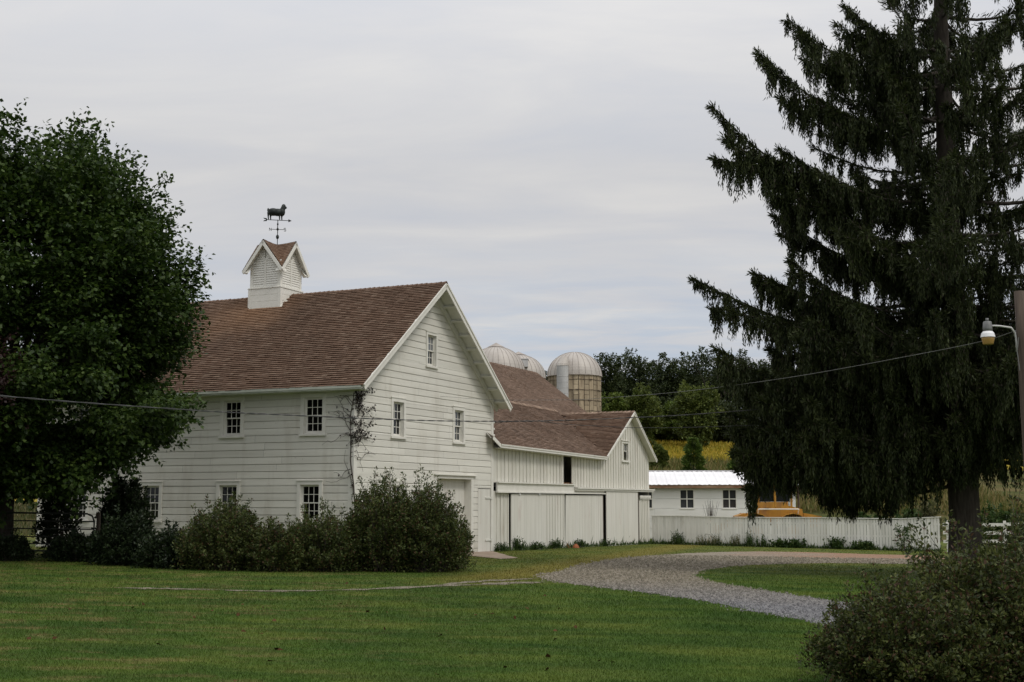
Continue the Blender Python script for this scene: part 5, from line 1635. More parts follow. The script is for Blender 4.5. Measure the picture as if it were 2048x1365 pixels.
# ------------------------------------------------------------------ shrubs
def shrub(name, label, cat, base, hw_, hd, h, m, seed, n_stem, leaf, leaves_per=70, fill=0, group=None, lean=0.5, sprig=1.0, core=0.8, stem_r=0.012):
    """Arching stems from a crown at the ground, each clothed in small leaves, plus inner twiggy fill."""
    r = np.random.default_rng(seed)
    t = thing(name, label, cat, tuple(base), 0, group)
    mb = MB(); Ps, Ts = [], []
    for i in range(n_stem):
        a = r.uniform(0, 2 * math.pi); q = r.random() ** 0.5
        px, py = q * math.cos(a), q * math.sin(a)
        ht = h * (1 - 0.72 * q ** 3.4) * r.uniform(0.7, 1.04) * (1 + 0.22 * sprig * (r.random() < 0.15))
        e = np.array([px * hw_ * r.uniform(0.8, 1.05), py * hd * r.uniform(0.8, 1.05), ht])
        b = np.array([px * hw_ * 0.45, py * hd * 0.45, -0.05])
        ctl = b + (e - b) * [0.35, 0.35, 0.75]
        tt = np.linspace(0, 1, 8)[:, None]
        pts = (1 - tt) ** 2 * b + 2 * tt * (1 - tt) * ctl + tt ** 2 * e
        pts[1:] += r.normal(0, 0.025 * h, (7, 3)) * 0.6
        if i % 2 == 0 or i < 90:
            mb.tube(pts.tolist(), [stem_r * (1 - 0.8 * x) for x in np.linspace(0, 1, 8)], 4, False)
        n = int(leaves_per * r.uniform(0.7, 1.3))
        s = 0.22 + 0.78 * r.random(n) ** 0.75
        c = np.stack([np.interp(s, np.linspace(0, 1, 8), pts[:, j]) for j in range(3)], 1)
        spread = (0.035 + 0.16 * h * (1 - s) ** 0.8 * 0.5)[:, None]
        dd = rand_dir(r, n)
        Ps.append(c + dd * spread * r.random((n, 1)) ** 0.5); Ts.append(unit(dd + [0, 0, 0.3] + unit(e - b) * 0.5))
    if fill:
        a = rand_dir(r, fill); a[:, 2] = np.abs(a[:, 2])
        f = core * r.random(fill) ** (1 / 3)
        lob = 1 + 0.15 * np.sin(a[:, 0] * 7 + seed) + 0.12 * np.sin(a[:, 1] * 9)
        a = np.sign(a) * np.abs(a) ** 0.7
        Ps.append(a * (f * lob)[:, None] * [hw_, hd, h * 0.92]); Ts.append(unit(a + r.normal(0, 0.7, (fill, 3))))
    P = np.concatenate(Ps); T = np.concatenate(Ts)
    P = np.where(P[:, 2:3] < 0.02, P * [1, 1, 0] + [0, 0, 0.03], P)
    s = r.uniform(0.6, 1.35, len(P))
    V, Q = leaf_quads(P, T + r.normal(0, 0.35, P.shape), unit(r.normal(0, 0.6, P.shape) + [0, 0, 1]), leaf * s, leaf * 0.55 * s)
    np_mesh('foliage', V, Q, m, t)
    mb.build('stem', M['twig'], t)
    return t


def foot(u, Y):
    X = atY(u, 1004, Y)[0]
    return np.array([X, Y, float(gplane(X, Y))])


shrub('shrub', 'tall shrub to the right of the vine in front of the garage opening', 'shrub', foot(850, 33.6), 1.25, 1.3, 2.25, M['bush'], 58, 330, 0.066, 75, 12000, 'shrubs along the barn foot', sprig=0.8)
shrub('shrub', 'tall rounded shrub hiding the barn corner below the vine', 'shrub', foot(762, 33.4), 1.15, 1.3, 2.3, M['bush'], 61, 330, 0.066, 75, 12000, 'shrubs along the barn foot', sprig=0.8)
shrub('shrub', 'bushy shrub on the barn front between the corner and the next window', 'shrub', foot(650, 32.9), 1.3, 1.3, 1.45, M['bush'], 62, 260, 0.066, 70, 10000, 'shrubs along the barn foot', sprig=1.0)
shrub('shrub', 'lowest shrub in the dip between the two front windows', 'shrub', foot(556, 32.4), 0.9, 1.1, 1.2, M['bush'], 60, 150, 0.066, 70, 5000, 'shrubs along the barn foot', sprig=1.0)
shrub('shrub', 'dense shrub covering the lower half of the second ground floor window', 'shrub', foot(452, 32.7), 1.3, 1.3, 1.62, M['bush'], 63, 300, 0.066, 75, 11000, 'shrubs along the barn foot', sprig=0.9)
shrub('shrub', 'low dark shrub between the window shrub and the ivy mound', 'shrub', foot(345, 33.0), 0.95, 1.0, 0.95, M['ivy'], 64, 130, 0.08, 55, 4500, 'shrubs along the barn foot')
shrub('shrub', 'narrow shrub at the right end of the barn planting by the apron', 'shrub', foot(893, 34.6), 0.78, 0.9, 1.55, M['bush'], 65, 170, 0.066, 70, 4500, 'shrubs along the barn foot', sprig=0.8)
shrub('creeper_mound', 'dark creeper mound climbing the barn wall left of a window', 'creeper', foot(250, 39.0), 0.95, 0.75, 2.35, M['ivy'], 66, 170, 0.11, 70, 6000)
shrub('shrub', 'dark shrub in front of the creeper mound on the barn wall', 'shrub', foot(250, 34.0), 0.95, 0.9, 1.25, M['ivy'], 59, 150, 0.085, 65, 5500)
shrub('creeper_mound', 'low spreading creeper at the foot of the gate', 'creeper', foot(165, 35.5), 1.1, 0.6, 0.75, M['ivy'], 67, 90, 0.09, 55, 2500)
shrub('shrub', 'small dark bush in front of the farm gate at the picture edge', 'shrub', foot(22, 35.2), 0.75, 0.6, 0.75, M['ivy'], 68, 90, 0.07, 60, 2500)
shrub('shrub', 'thin leafy sapling bush against the dark end of the barn', 'shrub', foot(120, 38.0), 0.7, 0.6, 3.4, M['ivy'], 69, 50, 0.12, 60, 600)
# foreground shrub, bottom right corner
fb = foot(1990, 13.2)
shrub('foreground_shrub', 'large twiggy shrub with small olive leaves filling the near right corner', 'shrub', fb, 1.7, 1.6, 1.28, M['front_bush'], 71, 700, 0.046, 88, 20000, sprig=1.5, stem_r=0.007)
shrub('foreground_shrub', 'lower twiggy shrub spilling toward the lawn beside the larger one', 'shrub', foot(1800, 12.4), 0.98, 0.95, 0.92, M['front_bush'], 72, 360, 0.042, 84, 9500, sprig=1.5, stem_r=0.006)
shrub('foreground_shrub', 'reddish tipped shrub behind the near corner shrub, before the spruce', 'shrub', foot(2065, 17.5), 0.85, 1.0, 1.62, M['front_bush'], 73, 300, 0.05, 75, 6500, sprig=1.4, stem_r=0.008)


# vine on the barn corner
vine = thing('dead_vine', 'bare withered vine climbing the near corner of the big barn', 'vine', tuple(C0), RZ)
r = np.random.default_rng(8)
mb = MB()
zs_ = np.linspace(-0.2, 5.1, 40)
main = np.stack([-0.09 - 0.03 * np.sin(zs_ * 3), -0.10 + 0.035 * np.sin(zs_ * 2.1) + 0.02 * (5 - zs_) * -0.25, zs_], 1)
main[:, 1] = np.interp(zs_, [-0.2, 1.5, 3.0, 4.4, 5.1], [-0.22, -0.16, 0.04, 0.06, -0.06]) + 0.015 * np.sin(zs_ * 5)
main[:, 0] = np.interp(zs_, [-0.2, 1.5, 5.1], [-0.10, -0.09, -0.11])
mb.tube(main.tolist(), np.linspace(0.03, 0.012, 40).tolist(), 6)
LP = []
for i in range(46):
    z0 = r.uniform(3.3, 5.0) if i < 34 else r.uniform(1.5, 4.0)
    p = np.array([np.interp(z0, zs_, main[:, j]) for j in range(3)])
    on_gable = r.random() < 0.55
    pts = [p]
    dr_ = np.array([r.uniform(0.2, 1), 0, r.uniform(-0.5, 0.9)]) if on_gable else np.array([0, r.uniform(0.1, 0.8), r.uniform(-0.2, 1)])
    if on_gable: pts.append(np.array([0.0, -0.10, p[2] + 0.05]))
    for j in range(7):
        q = pts[-1] + dr_ * 0.13 + r.normal(0, 0.05, 3)
        q[1 if on_gable else 0] = -0.085 - 0.03 * r.random(); q[2] = min(q[2], 5.25 if on_gable else 5.02)
        dr_ = dr_ + r.normal(0, 0.25, 3); pts.append(q)
    mb.tube([q.tolist() for q in pts], np.linspace(0.011, 0.004, len(pts)).tolist(), 4, False)
    for q in pts[2:]:
        if on_gable and z0 > 3.6:
            for _ in range(5): LP.append(q + r.normal(0, 0.06, 3))
        elif r.random() < 0.25: LP.append(q)
mb.build('stem', M['twig'], vine)
LP = np.array(LP); LP[:, 1] = np.where(LP[:, 0] > 0.0, np.minimum(LP[:, 1], -0.06), LP[:, 1])
V, Q = leaf_quads(LP, r.normal(0, 0.6, LP.shape) - [0, 0, 0.6], r.normal(0, 1, LP.shape), r.uniform(0.05, 0.11, len(LP)), r.uniform(0.03, 0.07, len(LP)))
np_mesh('withered_leaves', V, Q, M['dead_leaf'], vine)

# ------------------------------------------------------------------ weeds
def weed(name, label, cat, base, h, spread, n, m, seed, broad=0.0, group=None):
    r = np.random.default_rng(seed)
    b = np.stack([r.normal(0, spread * 0.45, n), r.normal(0, min(0.08, spread * 0.4), n), np.zeros(n)], 1)
    D = unit(np.stack([r.normal(0, 0.22, n), r.normal(0, 0.18, n), np.ones(n)], 1))
    L = h * r.uniform(0.45, 1.1, n)
    V1, Q1 = leaf_quads(b, D, r.normal(size=(n, 3)), L, np.full(n, 0.03), 0.05)
    k = np.repeat(np.arange(n), 7); t = r.random(len(k))
    P = b[k] + D[k] * (L[k] * (0.2 + 0.8 * t))[:, None]
    ll = (0.08 + broad * (1 - 0.5 * t)) * r.uniform(0.6, 1.3, len(k))
    V2, Q2 = leaf_quads(P, unit(r.normal(0, 0.7, (len(k), 3)) + [0, 0, 0.35]), r.normal(size=(len(k), 3)) + [0, 0, 1], ll, ll * (0.3 + broad * 2))
    o = np_mesh(name, np.concatenate([V1, V2]), np.concatenate([Q1, Q2 + len(V1)]), m, None, tuple(base))
    return tag(o, label, cat, group)


def at_fence(u, off=0.25):         # a spot just in front of the fence line
    n_ = dv; rr_ = ray(u, 1090); Pn = FE - dv * off
    t_ = ((Pn - np.array([0, 0, CZ])) @ n_) / (rr_ @ n_); q = np.array([0, 0, CZ]) + rr_ * t_
    return np.array([q[0], q[1], float(gplane(q[0], q[1]))])


def at_stable(u, off=0.3):
    n_ = ev; rr_ = ray(u, 1095); Pn = O2 - ev * off
    t_ = ((Pn - np.array([0, 0, CZ])) @ n_) / (rr_ @ n_); q = np.array([0, 0, CZ]) + rr_ * t_
    return np.array([q[0], q[1], float(gplane(q[0], q[1]))])


gw_ = 'weeds along the foot of the board fence'
weed('weed_clump', 'dark dense weed clump at the stable end of the fence', 'weed', at_fence(1356), 0.72, 0.30, 60, M['weed'], 101, 0.03, gw_)
weed('weed_clump', 'wispy seeding grass tuft right of the dark fence clump', 'weed', at_fence(1404), 0.62, 0.35, 26, M['straw'], 102, 0, gw_)
weed('weed_clump', 'seeding grass tuft below the second shed window', 'weed', at_fence(1432), 0.62, 0.35, 36, M['straw'], 103, 0, gw_)
weed('weed_clump', 'tall green weed directly beneath the lowest drooping bough', 'weed', at_fence(1497), 0.80, 0.22, 34, M['weed'], 104, 0.02, gw_)
weed('weed_clump', 'curly stalked weeds just right of the lowest bough', 'weed', at_fence(1524), 0.65, 0.35, 34, M['weed'], 105, 0.02, gw_)
weed('weed_clump', 'pale thin grass stalks between the fence tufts', 'weed', at_fence(1470), 0.7, 0.5, 30, M['straw'], 106, 0, gw_)
weed('weed_clump', 'broad leaved weed below the yellow loader', 'weed', at_fence(1560), 0.40, 0.4, 34, M['weed'], 107, 0.12, gw_)
weed('weed_clump', 'low dock leaves on the fence foot right of the loader', 'weed', at_fence(1590), 0.42, 0.4, 40, M['weed'], 108, 0.14, gw_)
weed('weed_clump', 'dark bushy weed halfway along the fence', 'weed', at_fence(1672), 0.55, 0.5, 70, M['weed'], 109, 0.08, gw_)
weed('weed_clump', 'spreading dock plant right of the bushy fence weed', 'weed', at_fence(1728), 0.42, 0.6, 60, M['weed'], 110, 0.14, gw_)
sap = thing('sapling', 'small leafy sapling growing against the far end of the fence', 'sapling', tuple(at_fence(1808, 0.5)))
mb = MB(); mb.tube([(0, 0, -0.05), (0.03, 0, 0.4), (-0.02, 0, 0.8), (0.05, 0, 1.15)], [0.02, 0.016, 0.012, 0.005], 5)
r = np.random.default_rng(3); P = []
for i in range(14):
    z0 = r.uniform(0.25, 1.1); a = r.uniform(0, 6.28); e = np.array([0.4 * math.cos(a), 0.3 * math.sin(a), z0 + 0.12])
    mb.tube([(0, 0, z0), tuple(e)], [0.008, 0.003], 4, False)
    for j in range(16): P.append(np.array([0, 0, z0]) + (e - [0, 0, z0]) * r.uniform(0.3, 1.1) + r.normal(0, 0.05, 3))
P = np.array(P); mb.build('stem', M['twig'], sap)
V, Q = leaf_quads(P, r.normal(0, 0.7, P.shape) - [0, 0, 0.2], r.normal(0, 0.6, P.shape) + [0, 0, 1], r.uniform(0.08, 0.16, len(P)), r.uniform(0.06, 0.11, len(P)))
np_mesh('foliage', V, Q, M['weed'], sap)
gs_ = 'weeds along the stable doors'
weed('weed_clump', 'green weed tuft at the left foot of the battened sliding door', 'weed', at_stable(1037), 0.52, 0.30, 60, M['weed'], 121, 0.02, gs_)
weed('weed_clump', 'low weeds under the middle of the battened sliding door', 'weed', at_stable(1072), 0.32, 0.42, 60, M['weed'], 122, 0.03, gs_)
weed('weed_clump', 'weed tuft below the boards of the battened sliding door', 'weed', at_stable(1110), 0.42, 0.30, 50, M['weed'], 123, 0.02, gs_)
weed('weed_clump', 'weed tuft below the door with split boards', 'weed', at_stable(1160), 0.36, 0.35, 50, M['weed'], 124, 0.03, gs_)
weed('weed_clump', 'sparse weeds at the dark gap between two sliding doors', 'weed', at_stable(1213), 0.32, 0.35, 30, M['weed'], 125, 0.03, gs_)
weed('weed_clump', 'low weeds at the barn corner by the side door', 'weed', at_stable(1004), 0.34, 0.30, 36, M['weed'], 126, 0.02, gs_)
weed('weed_clump', 'tall grass beside the shrub next to the concrete apron', 'weed', foot(900, 35.6), 0.45, 0.5, 60, M['straw'], 127, 0)
# continuous low fringe
r = np.random.default_rng(77); n = 5200
a = r.uniform(0, 1, n); lineP = np.where((a < 0.62)[:, None], FE[None, :] + ev[None, :] * -(r.random(n) * 14.6)[:, None] - dv[None, :] * np.abs(r.normal(0.12, 0.12, n))[:, None],
                                         O2[None, :] + dv[None, :] * (0.2 + r.random(n) * 18.6)[:, None] - ev[None, :] * np.abs(r.normal(0.15, 0.1, n))[:, None])
lineP[:, 2] = gplane(lineP[:, 0], lineP[:, 1]); hgt = r.gamma(2.0, 0.055, n)
V, Q = leaf_quads(lineP, unit(np.stack([r.normal(0, 0.3, n), r.normal(0, 0.3, n), np.ones(n)], 1)), r.normal(size=(n, 3)), hgt + 0.05, r.uniform(0.02, 0.05, n))
o = np_mesh('undergrowth', V, Q, M['weed']); tag(o, 'low weeds fringing the fence and stable doors', 'undergrowth', kind='stuff')

# broken clay piece at the door
q = at_stable(1143, 0.25)
mb = MB(); rr_ = random.Random(4)
for i in range(5):
    x, y, s = rr_.uniform(-0.3, 0.3), rr_.uniform(-0.08, 0.08), rr_.uniform(0.07, 0.13)
    mb.lathe([(0.0, -0.02), (s * 1.3, 0.0), (s * 1.1, s * 0.7), (s * 0.5, s * (1.2 + rr_.random())), (0.0, s * 1.6)], 7, (x, y, 0))
tag(mb.build('clay_rubble', M['clay']), 'small heap of orange brown clay pieces at the stable door', 'rubble').location = tuple(q)

# ------------------------------------------------------------------ farm gate
gb0 = foot(-40, 36.5); gb1 = foot(190, 37.6)
gate = thing('farm_gate', 'dark tubular farm gate across the gap left of the barn', 'gate', tuple(gb0))
vec = gb1 - gb0; L = np.linalg.norm(vec); vec = vec / L
G = lambda a, z: tuple(vec * a + np.array([0, 0, z + 0.12]))
mb = MB()
mb.tube([G(0, 0.1), G(0, 0.95), G(0.06, 1.10), G(0.2, 1.16), G(L - 0.2, 1.16), G(L - 0.06, 1.10), G(L, 0.95), G(L, 0.1), G(0.0, 0.1)], 0.026, 8)
mb.build('gate_frame', M['gate'], gate)
for z in (0.3, 0.5, 0.72, 0.94):
    p = MB(); p.tube([G(0.02, z), G(L - 0.02, z)], 0.019, 6); p.build('bar', M['gate'], gate)
for k in range(1, 6):
    p = MB(); p.beam(G(L * k / 6, 0.1), G(L * k / 6, 1.15), 0.05, 0.025); p.build('upright', M['gate'], gate)
p = MB(); p.tube([G(-0.12, -0.5), G(-0.12, 1.35)], 0.08, 10); p.build('gate_post', M['pole'], gate)
p = MB(); p.tube([G(L + 0.12, -0.5), G(L + 0.12, 1.2)], 0.06, 10); p.build('gate_post', M['pole'], gate)

# ------------------------------------------------------------------ utility pole and yard lamp
PY = 27.0
pb = atY(2048, 1004, PY); pz = float(gplane(pb[0], PY)); ptop = atY(2038, 583, PY)
pole = thing('utility_pole', 'weathered wooden utility pole at the right edge before the spruce', 'pole', (pb[0] + 0.16, PY, pz))
ph = ptop[2] - pz
tx = ptop[0] - pb[0] - 0.16
mb = MB(); mb.tube([(0.05, 0, -0.6)] + [(0.03 + (tx - 0.03) * i / 6, 0, ph * i / 6) for i in range(7)], [0.145] + [0.14 - 0.035 * i / 6 for i in range(7)], 14)
mb.build('shaft', M['pole'], pole, True)
mb = MB(); mb.tube([(tx + 0.1, 0.0, ph - 0.9), (tx + 0.16, -0.1, ph - 0.4), (tx + 0.24, -0.1, ph - 0.25)], 0.012, 6); mb.tube([(tx - 0.09, -0.08, ph - 1.0), (tx - 0.12, -0.05, ph - 1.3), (tx - 0.1, -0.09, ph - 1.7)], 0.010, 6)
mb.build('ground_wire', M['cable_grey'], pole)
lc = atY(1975.5, 668, PY)
lamp = thing('yard_lamp', 'metal yard lamp with amber lens on a curved arm fixed to the pole', 'lamp', tuple(lc))
ax_ = pb[0] + 0.16 + tx - 0.105 - lc[0]
mb = MB()
mb.tube([(0.05, 0, 0.17), (0.16, 0, 0.17), (0.26, 0, 0.165), (ax_ - 0.10, 0, 0.13), (ax_ - 0.02, 0, 0.02), (ax_, 0, -0.15), (ax_, 0, -0.38)], 0.022, 8)
mb.build('arm', M['galv'], lamp, True)
mb = MB(); mb.lathe([(0.10, 0.05), (0.098, 0.12), (0.085, 0.25), (0.075, 0.262), (0.0, 0.265)], 20); mb.lathe([(0.035, 0.266), (0.032, 0.33), (0.0, 0.335)], 10); M['housing'] = m_simple('dull_lamp_housing', (0.14, 0.14, 0.14), (0.24, 0.24, 0.235), 4, 0.55, metallic=0.3); mb.build('ballast_housing', M['housing'], lamp, True)
mb = MB(); mb.lathe([(0.10, 0.05), (0.135, 0.0), (0.148, -0.06), (0.150, -0.075), (0.138, -0.075)], 28); mb.build('reflector', M['metal_roof'], lamp)
mb = MB(); mb.lathe([(0.137, -0.06), (0.130, -0.12), (0.108, -0.215), (0.10, -0.23), (0.0, -0.235)], 24); mb.build('lens', M['lens'], lamp, True)

# ------------------------------------------------------------------ overhead cables
def cable(label, uvY, rad, m, twist=0.0, mat_name='overhead_cable'):
    P = [atY(u, v, Y) for u, v, Y in uvY]
    Pn = [2 * P[0] - P[1]] + P + [2 * P[-1] - P[-2]]
    pts = []
    for i in range(1, len(Pn) - 2):
        k = 24
        for j in range(k):
            t = j / k; a, b, c, d = Pn[i - 1], Pn[i], Pn[i + 1], Pn[i + 2]
            pts.append(0.5 * (2 * b + (c - a) * t + (2 * a - 5 * b + 4 * c - d) * t * t + (3 * b - a - 3 * c + d) * t ** 3))
    pts.append(P[-1])
    mb = MB()
    if twist:
        for ph in (0, math.pi):
            q = [tuple(p + np.array([0, 0.5 * twist * math.sin(i * 0.9 + ph), twist * math.cos(i * 0.9 + ph)])) for i, p in enumerate(pts)]
            mb.tube(q, rad, 5, False)
    else:
        mb.tube([tuple(p) for p in pts], rad, 5, False)
    return tag(mb.build(mat_name, m), label, 'cable', 'overhead cables')


cable('thick twisted black cable crossing in front of the whole barn', [(-420, 742, 20), (0, 792, 23), (370, 820, 25.6), (540, 829, 27), (720, 837, 28.4), (870, 842, 29.6), (990, 843, 30.5), (1100, 842, 31.5), (1260, 836, 33), (1430, 826, 34.5), (1800, 795, 38), (2300, 740, 43)], 0.0075, M['cable'], 0.008)
cable('thin black cable splitting lower beneath the twisted one over the stable roof', [(990, 846, 30.5), (1060, 842, 31.2), (1120, 848, 31.8), (1180, 852, 32.3), (1290, 856, 33.4), (1450, 853, 35), (1800, 838, 38.5), (2300, 800, 43)], 0.007, M['cable'])
cable('thin pale wire from the barn gable to the yard lamp pole', [(868, 792, 47.0), (985, 800, 45.0), (1140, 800, 41.5), (1200, 797, 40.2), (1320, 788, 37.8), (1430, 776, 35.8), (1600, 752, 33.0), (1800, 716, 30.0), (1960, 684, 28.0), (2026, 664, 27.1)], 0.006, M['cable_grey'])

# ------------------------------------------------------------------ the wood on the hill
wg = 'trees of the wood on the hill'
protos = {}


def wood_tree(kind, u, vtop, Y, wpx, label, low=0.08, name='deciduous_tree'):
    """A tree whose top shows at (u, vtop) and stands on the hill at distance Y."""
    X, zt_ = atY(u, vtop, Y)[0], atY(u, vtop, Y)[2]
    z0 = float(ground_z(X, Y)); h = zt_ - z0
    rad = wpx / F * Y * 0.5
    random.seed(int(u))
    matn = {'d': 'wood_dark', 'm': 'wood_mid', 'l': 'wood_light'}[kind]
    seed = len(protos) + 200
    protos[seed] = broadleaf(name, label, 'tree', (X, Y, z0 - 0.2), h, rad, M[matn], seed, 0.30 if Y > 150 else 0.24, 130, 85, low, wg, 0.08, squash=0.9)


DARK = [(1088, 742, 172, 60, 'dark tree top showing between the two silo domes'), (1212, 712, 176, 70, 'dark tree rising just right of the staved silo'), (1268, 700, 182, 92, 'tallest dark tree right of the silo beyond a gap of sky'),
        (1325, 710, 186, 80, 'dark tree next right of the tallest one by the silo'), (1382, 702, 186, 84, 'dark round topped tree behind the pale green one'), (1430, 705, 190, 80, 'dark tree behind the tip of the spruce bough'),
        (1482, 716, 190, 80, 'dark tree in the gap between two spruce boughs'), (1532, 712, 190, 80, 'dark tree right of the gap between spruce boughs'), (1300, 790, 172, 84, 'dark low tree filling behind the mid green ones'), (1242, 745, 180, 50, 'slim dark tree below the gap of sky'),
        (1350, 800, 170, 84, 'dark low tree left of the pale green round tree'), (1440, 800, 170, 90, 'dark low tree at the left edge of the spruce')]
for u, v, Y, wp, lb in DARK:
    wood_tree('d', u, v, Y, wp, lb)
wood_tree('m', 1275, 772, 160, 88, 'mid green rounded tree above the stable gable')
wood_tree('l', 1222, 786, 158, 70, 'bright green tree at the foot of the staved silo')
wood_tree('m', 1392, 764, 160, 82, 'pale green round headed tree in front of the dark wood')
wood_tree('m', 1300, 838, 170, 88, 'mid green tree leaning over the right rake of the stable gable')
wood_tree('d', 1405, 836, 172, 86, 'dark undergrown tree at the back edge of the crop field')
wood_tree('d', 1470, 845, 172, 90, 'dark tree behind the crop field at the edge of the spruce')
wood_tree('d', 1362, 838, 172, 70, 'low dark tree under the pale green round tree')
wood_tree('m', 1250, 815, 165, 64, 'low green tree hidden behind the stable gable peak')
wood_tree('m', 1440, 838, 172, 66, 'low mid green tree above the right end of the yellow field')
wood_tree('l', 1345, 800, 168, 60, 'light green tree between the two rounded mid green trees')
wood_tree('d', 1320, 862, 174, 60, 'dark low growth at the far edge of the yellow field')
wood_tree('m', 1318, 888, 132, 26, 'small bush at the field edge beside the stable rake tip', 0.02, 'field_bush')


def dup(t, loc, s, rz, label):
    q = t.copy(); col.objects.link(q); q.location = loc; q.scale = (s, s, s); q.rotation_euler = (0, 0, rz); q['label'] = label
    for c in list(t.children):
        d = c.copy(); col.objects.link(d); d.parent = q
    return q


# right of and behind the spruce, and a far belt on the left seen through the maple
pk = list(protos.values())
r = np.random.default_rng(5)
for i in range(16):
    X = 36 + i * 5.5 + r.uniform(-1.5, 1.5); Y = 170 + r.uniform(-14, 16)
    dup(pk[i % 8], (X, Y, float(ground_z(X, Y)) - 0.2), r.uniform(0.9, 1.2), r.uniform(0, 6), 'dark tree of the wood half hidden behind the big spruce')
for i in range(14):
    X = -118 + i * 7.5 + r.uniform(-2, 2); Y = 190 + r.uniform(-10, 14)
    dup(pk[(i + 3) % 8], (X, Y, float(ground_z(X, Y)) - 0.2), r.uniform(0.75, 1.0), r.uniform(0, 6), 'distant tree of the belt beyond the left field, behind the maple')


def conifer(u, vtop, vbot, Y, wpx, label, seed):
    X = atY(u, vtop, Y)[0]; z0 = float(ground_z(X, Y)); h = max(1.0, atY(u, vtop, Y)[2] - z0); rad = wpx / F * Y / 2
    t = thing('young_conifer', label, 'tree', (X, Y, z0))
    r = np.random.default_rng(seed); n = 5200
    z_ = h * r.random(n) ** 1.3; a = r.uniform(0, 2 * math.pi, n)
    lay = 0.75 + 0.25 * np.sin(z_ / h * 26 + a * 2)
    prof = rad * (1 - z_ / h) ** 0.55 * lay * (0.35 + 0.65 * r.random(n) ** 0.4) + 0.05
    P = np.stack([prof * np.cos(a), prof * np.sin(a), z_], 1)
    D = unit(np.stack([np.cos(a), np.sin(a), r.uniform(-0.1, 0.9, n)], 1))
    V, Q = leaf_quads(P, D, r.normal(size=(n, 3)), r.uniform(0.2, 0.45, n), r.uniform(0.07, 0.16, n))
    np_mesh('crown', V, Q, M['cedar'], t)
    mb = MB(); mb.tube([(0, 0, -0.2), (0, 0, h * 0.9)], [0.12, 0.02], 7); mb.build('trunk', M['bark'], t)


conifer(1386, 878, 925, 118, 62, 'young green conifer standing in the field above the shed roof', 31)
conifer(1480, 893, 930, 116, 70, 'young conifer above the shed, mostly behind the spruce', 32)
shrub('field_bush', 'leafy green bush behind the right end of the board fence', 'shrub', foot(1820, 70.0), 1.6, 1.0, 1.9, M['weed'], 91, 90, 0.2, 50, 1500)
shrub('field_bush', 'pale feathery bush behind the fence left of the spruce trunk', 'shrub', foot(1850, 74.0), 1.3, 1.0, 2.6, M['straw'], 92, 70, 0.16, 50, 300)
shrub('field_bush', 'low green bush behind the fence under the hanging boughs', 'shrub', foot(1745, 72.0), 1.8, 1.0, 1.7, M['weed'], 93, 90, 0.2, 50, 1500)
shrub('field_bush', 'wild bush beyond the rail fence right of the spruce trunk', 'shrub', foot(2000, 72.0), 2.6, 1.4, 2.0, M['weed'], 94, 130, 0.2, 50, 2200)
thn = thing('dry_weed', 'leafless dry weed above the fence before the shed window', 'weed', tuple(foot(1420, 74.0)))
mb = MB(); r = np.random.default_rng(6)
for i in range(26):
    a = r.uniform(0, 6.28); e = (0.55 * math.cos(a) * r.random(), 0.3 * math.sin(a), r.uniform(1.6, 2.45)); mb.tube([(0, 0, 0), (e[0] * 0.5, e[1] * 0.5, 1.3), e], [0.012, 0.010, 0.006], 4, False)
mb.build('stalk', M['twig'], thn)

# field growth: tall rough weeds behind the shed
def scatter(name, label, x0, x1, y0, y1, n, h0, h1, wd, m, seed):
    r = np.random.default_rng(seed)
    X = r.uniform(x0, x1, n); Y = r.uniform(y0, y1, n)
    P = np.stack([X, Y, ground_z(X, Y)], 1)
    V, Q = leaf_quads(P, unit(np.stack([r.normal(0, .35, n), r.normal(0, .35, n), np.ones(n)], 1)), r.normal(size=(n, 3)), r.uniform(h0, h1, n), r.uniform(wd * 0.6, wd * 1.4, n))
    o = np_mesh(name, V, Q, m); return tag(o, label, 'field growth', kind='stuff')


M['left_field'] = m_leaf('dry_field_grass', (0.035, 0.05, 0.012), (0.075, 0.08, 0.026), (0.14, 0.11, 0.05), 0.2, clump=0.12)
M['rough'] = m_leaf('rough_field_weeds', (0.06, 0.085, 0.016), (0.14, 0.135, 0.036), (0.27, 0.20, 0.085), 0.25, clump=0.12)
M['croplf'] = m_leaf('crop_leaf', (0.19, 0.20, 0.022), (0.40, 0.31, 0.034), (0.52, 0.37, 0.06), 0.25, clump=0.06)
scatter('field_weeds', 'tall rough weeds covering the slope behind the shed', -4, 42, 100, 141, 30000, 0.5, 1.3, 0.14, M['rough'], 51)
scatter('crop', 'yellowing crop covering the upper field', -2, 44, 142, 168, 26000, 0.4, 0.8, 0.16, M['croplf'], 52)
scatter('field_weeds', 'brown rough grass in the field left of the barn', -62, -22, 52, 130, 22000, 0.3, 0.7, 0.12, M['left_field'], 53)

# ------------------------------------------------------------------ mown grass
def inside(poly, X, Y):
    poly = np.array(poly); c = np.zeros(len(X), bool)
    x0, y0 = poly[:, 0], poly[:, 1]; x1, y1 = np.roll(x0, -1), np.roll(y0, -1)
    for a, b, c_, d in zip(x0, y0, x1, y1):
        if b == d: continue
        c ^= ((b > Y) != (d > Y)) & (X < (c_ - a) * (Y - b) / (d - b) + a)
    return c


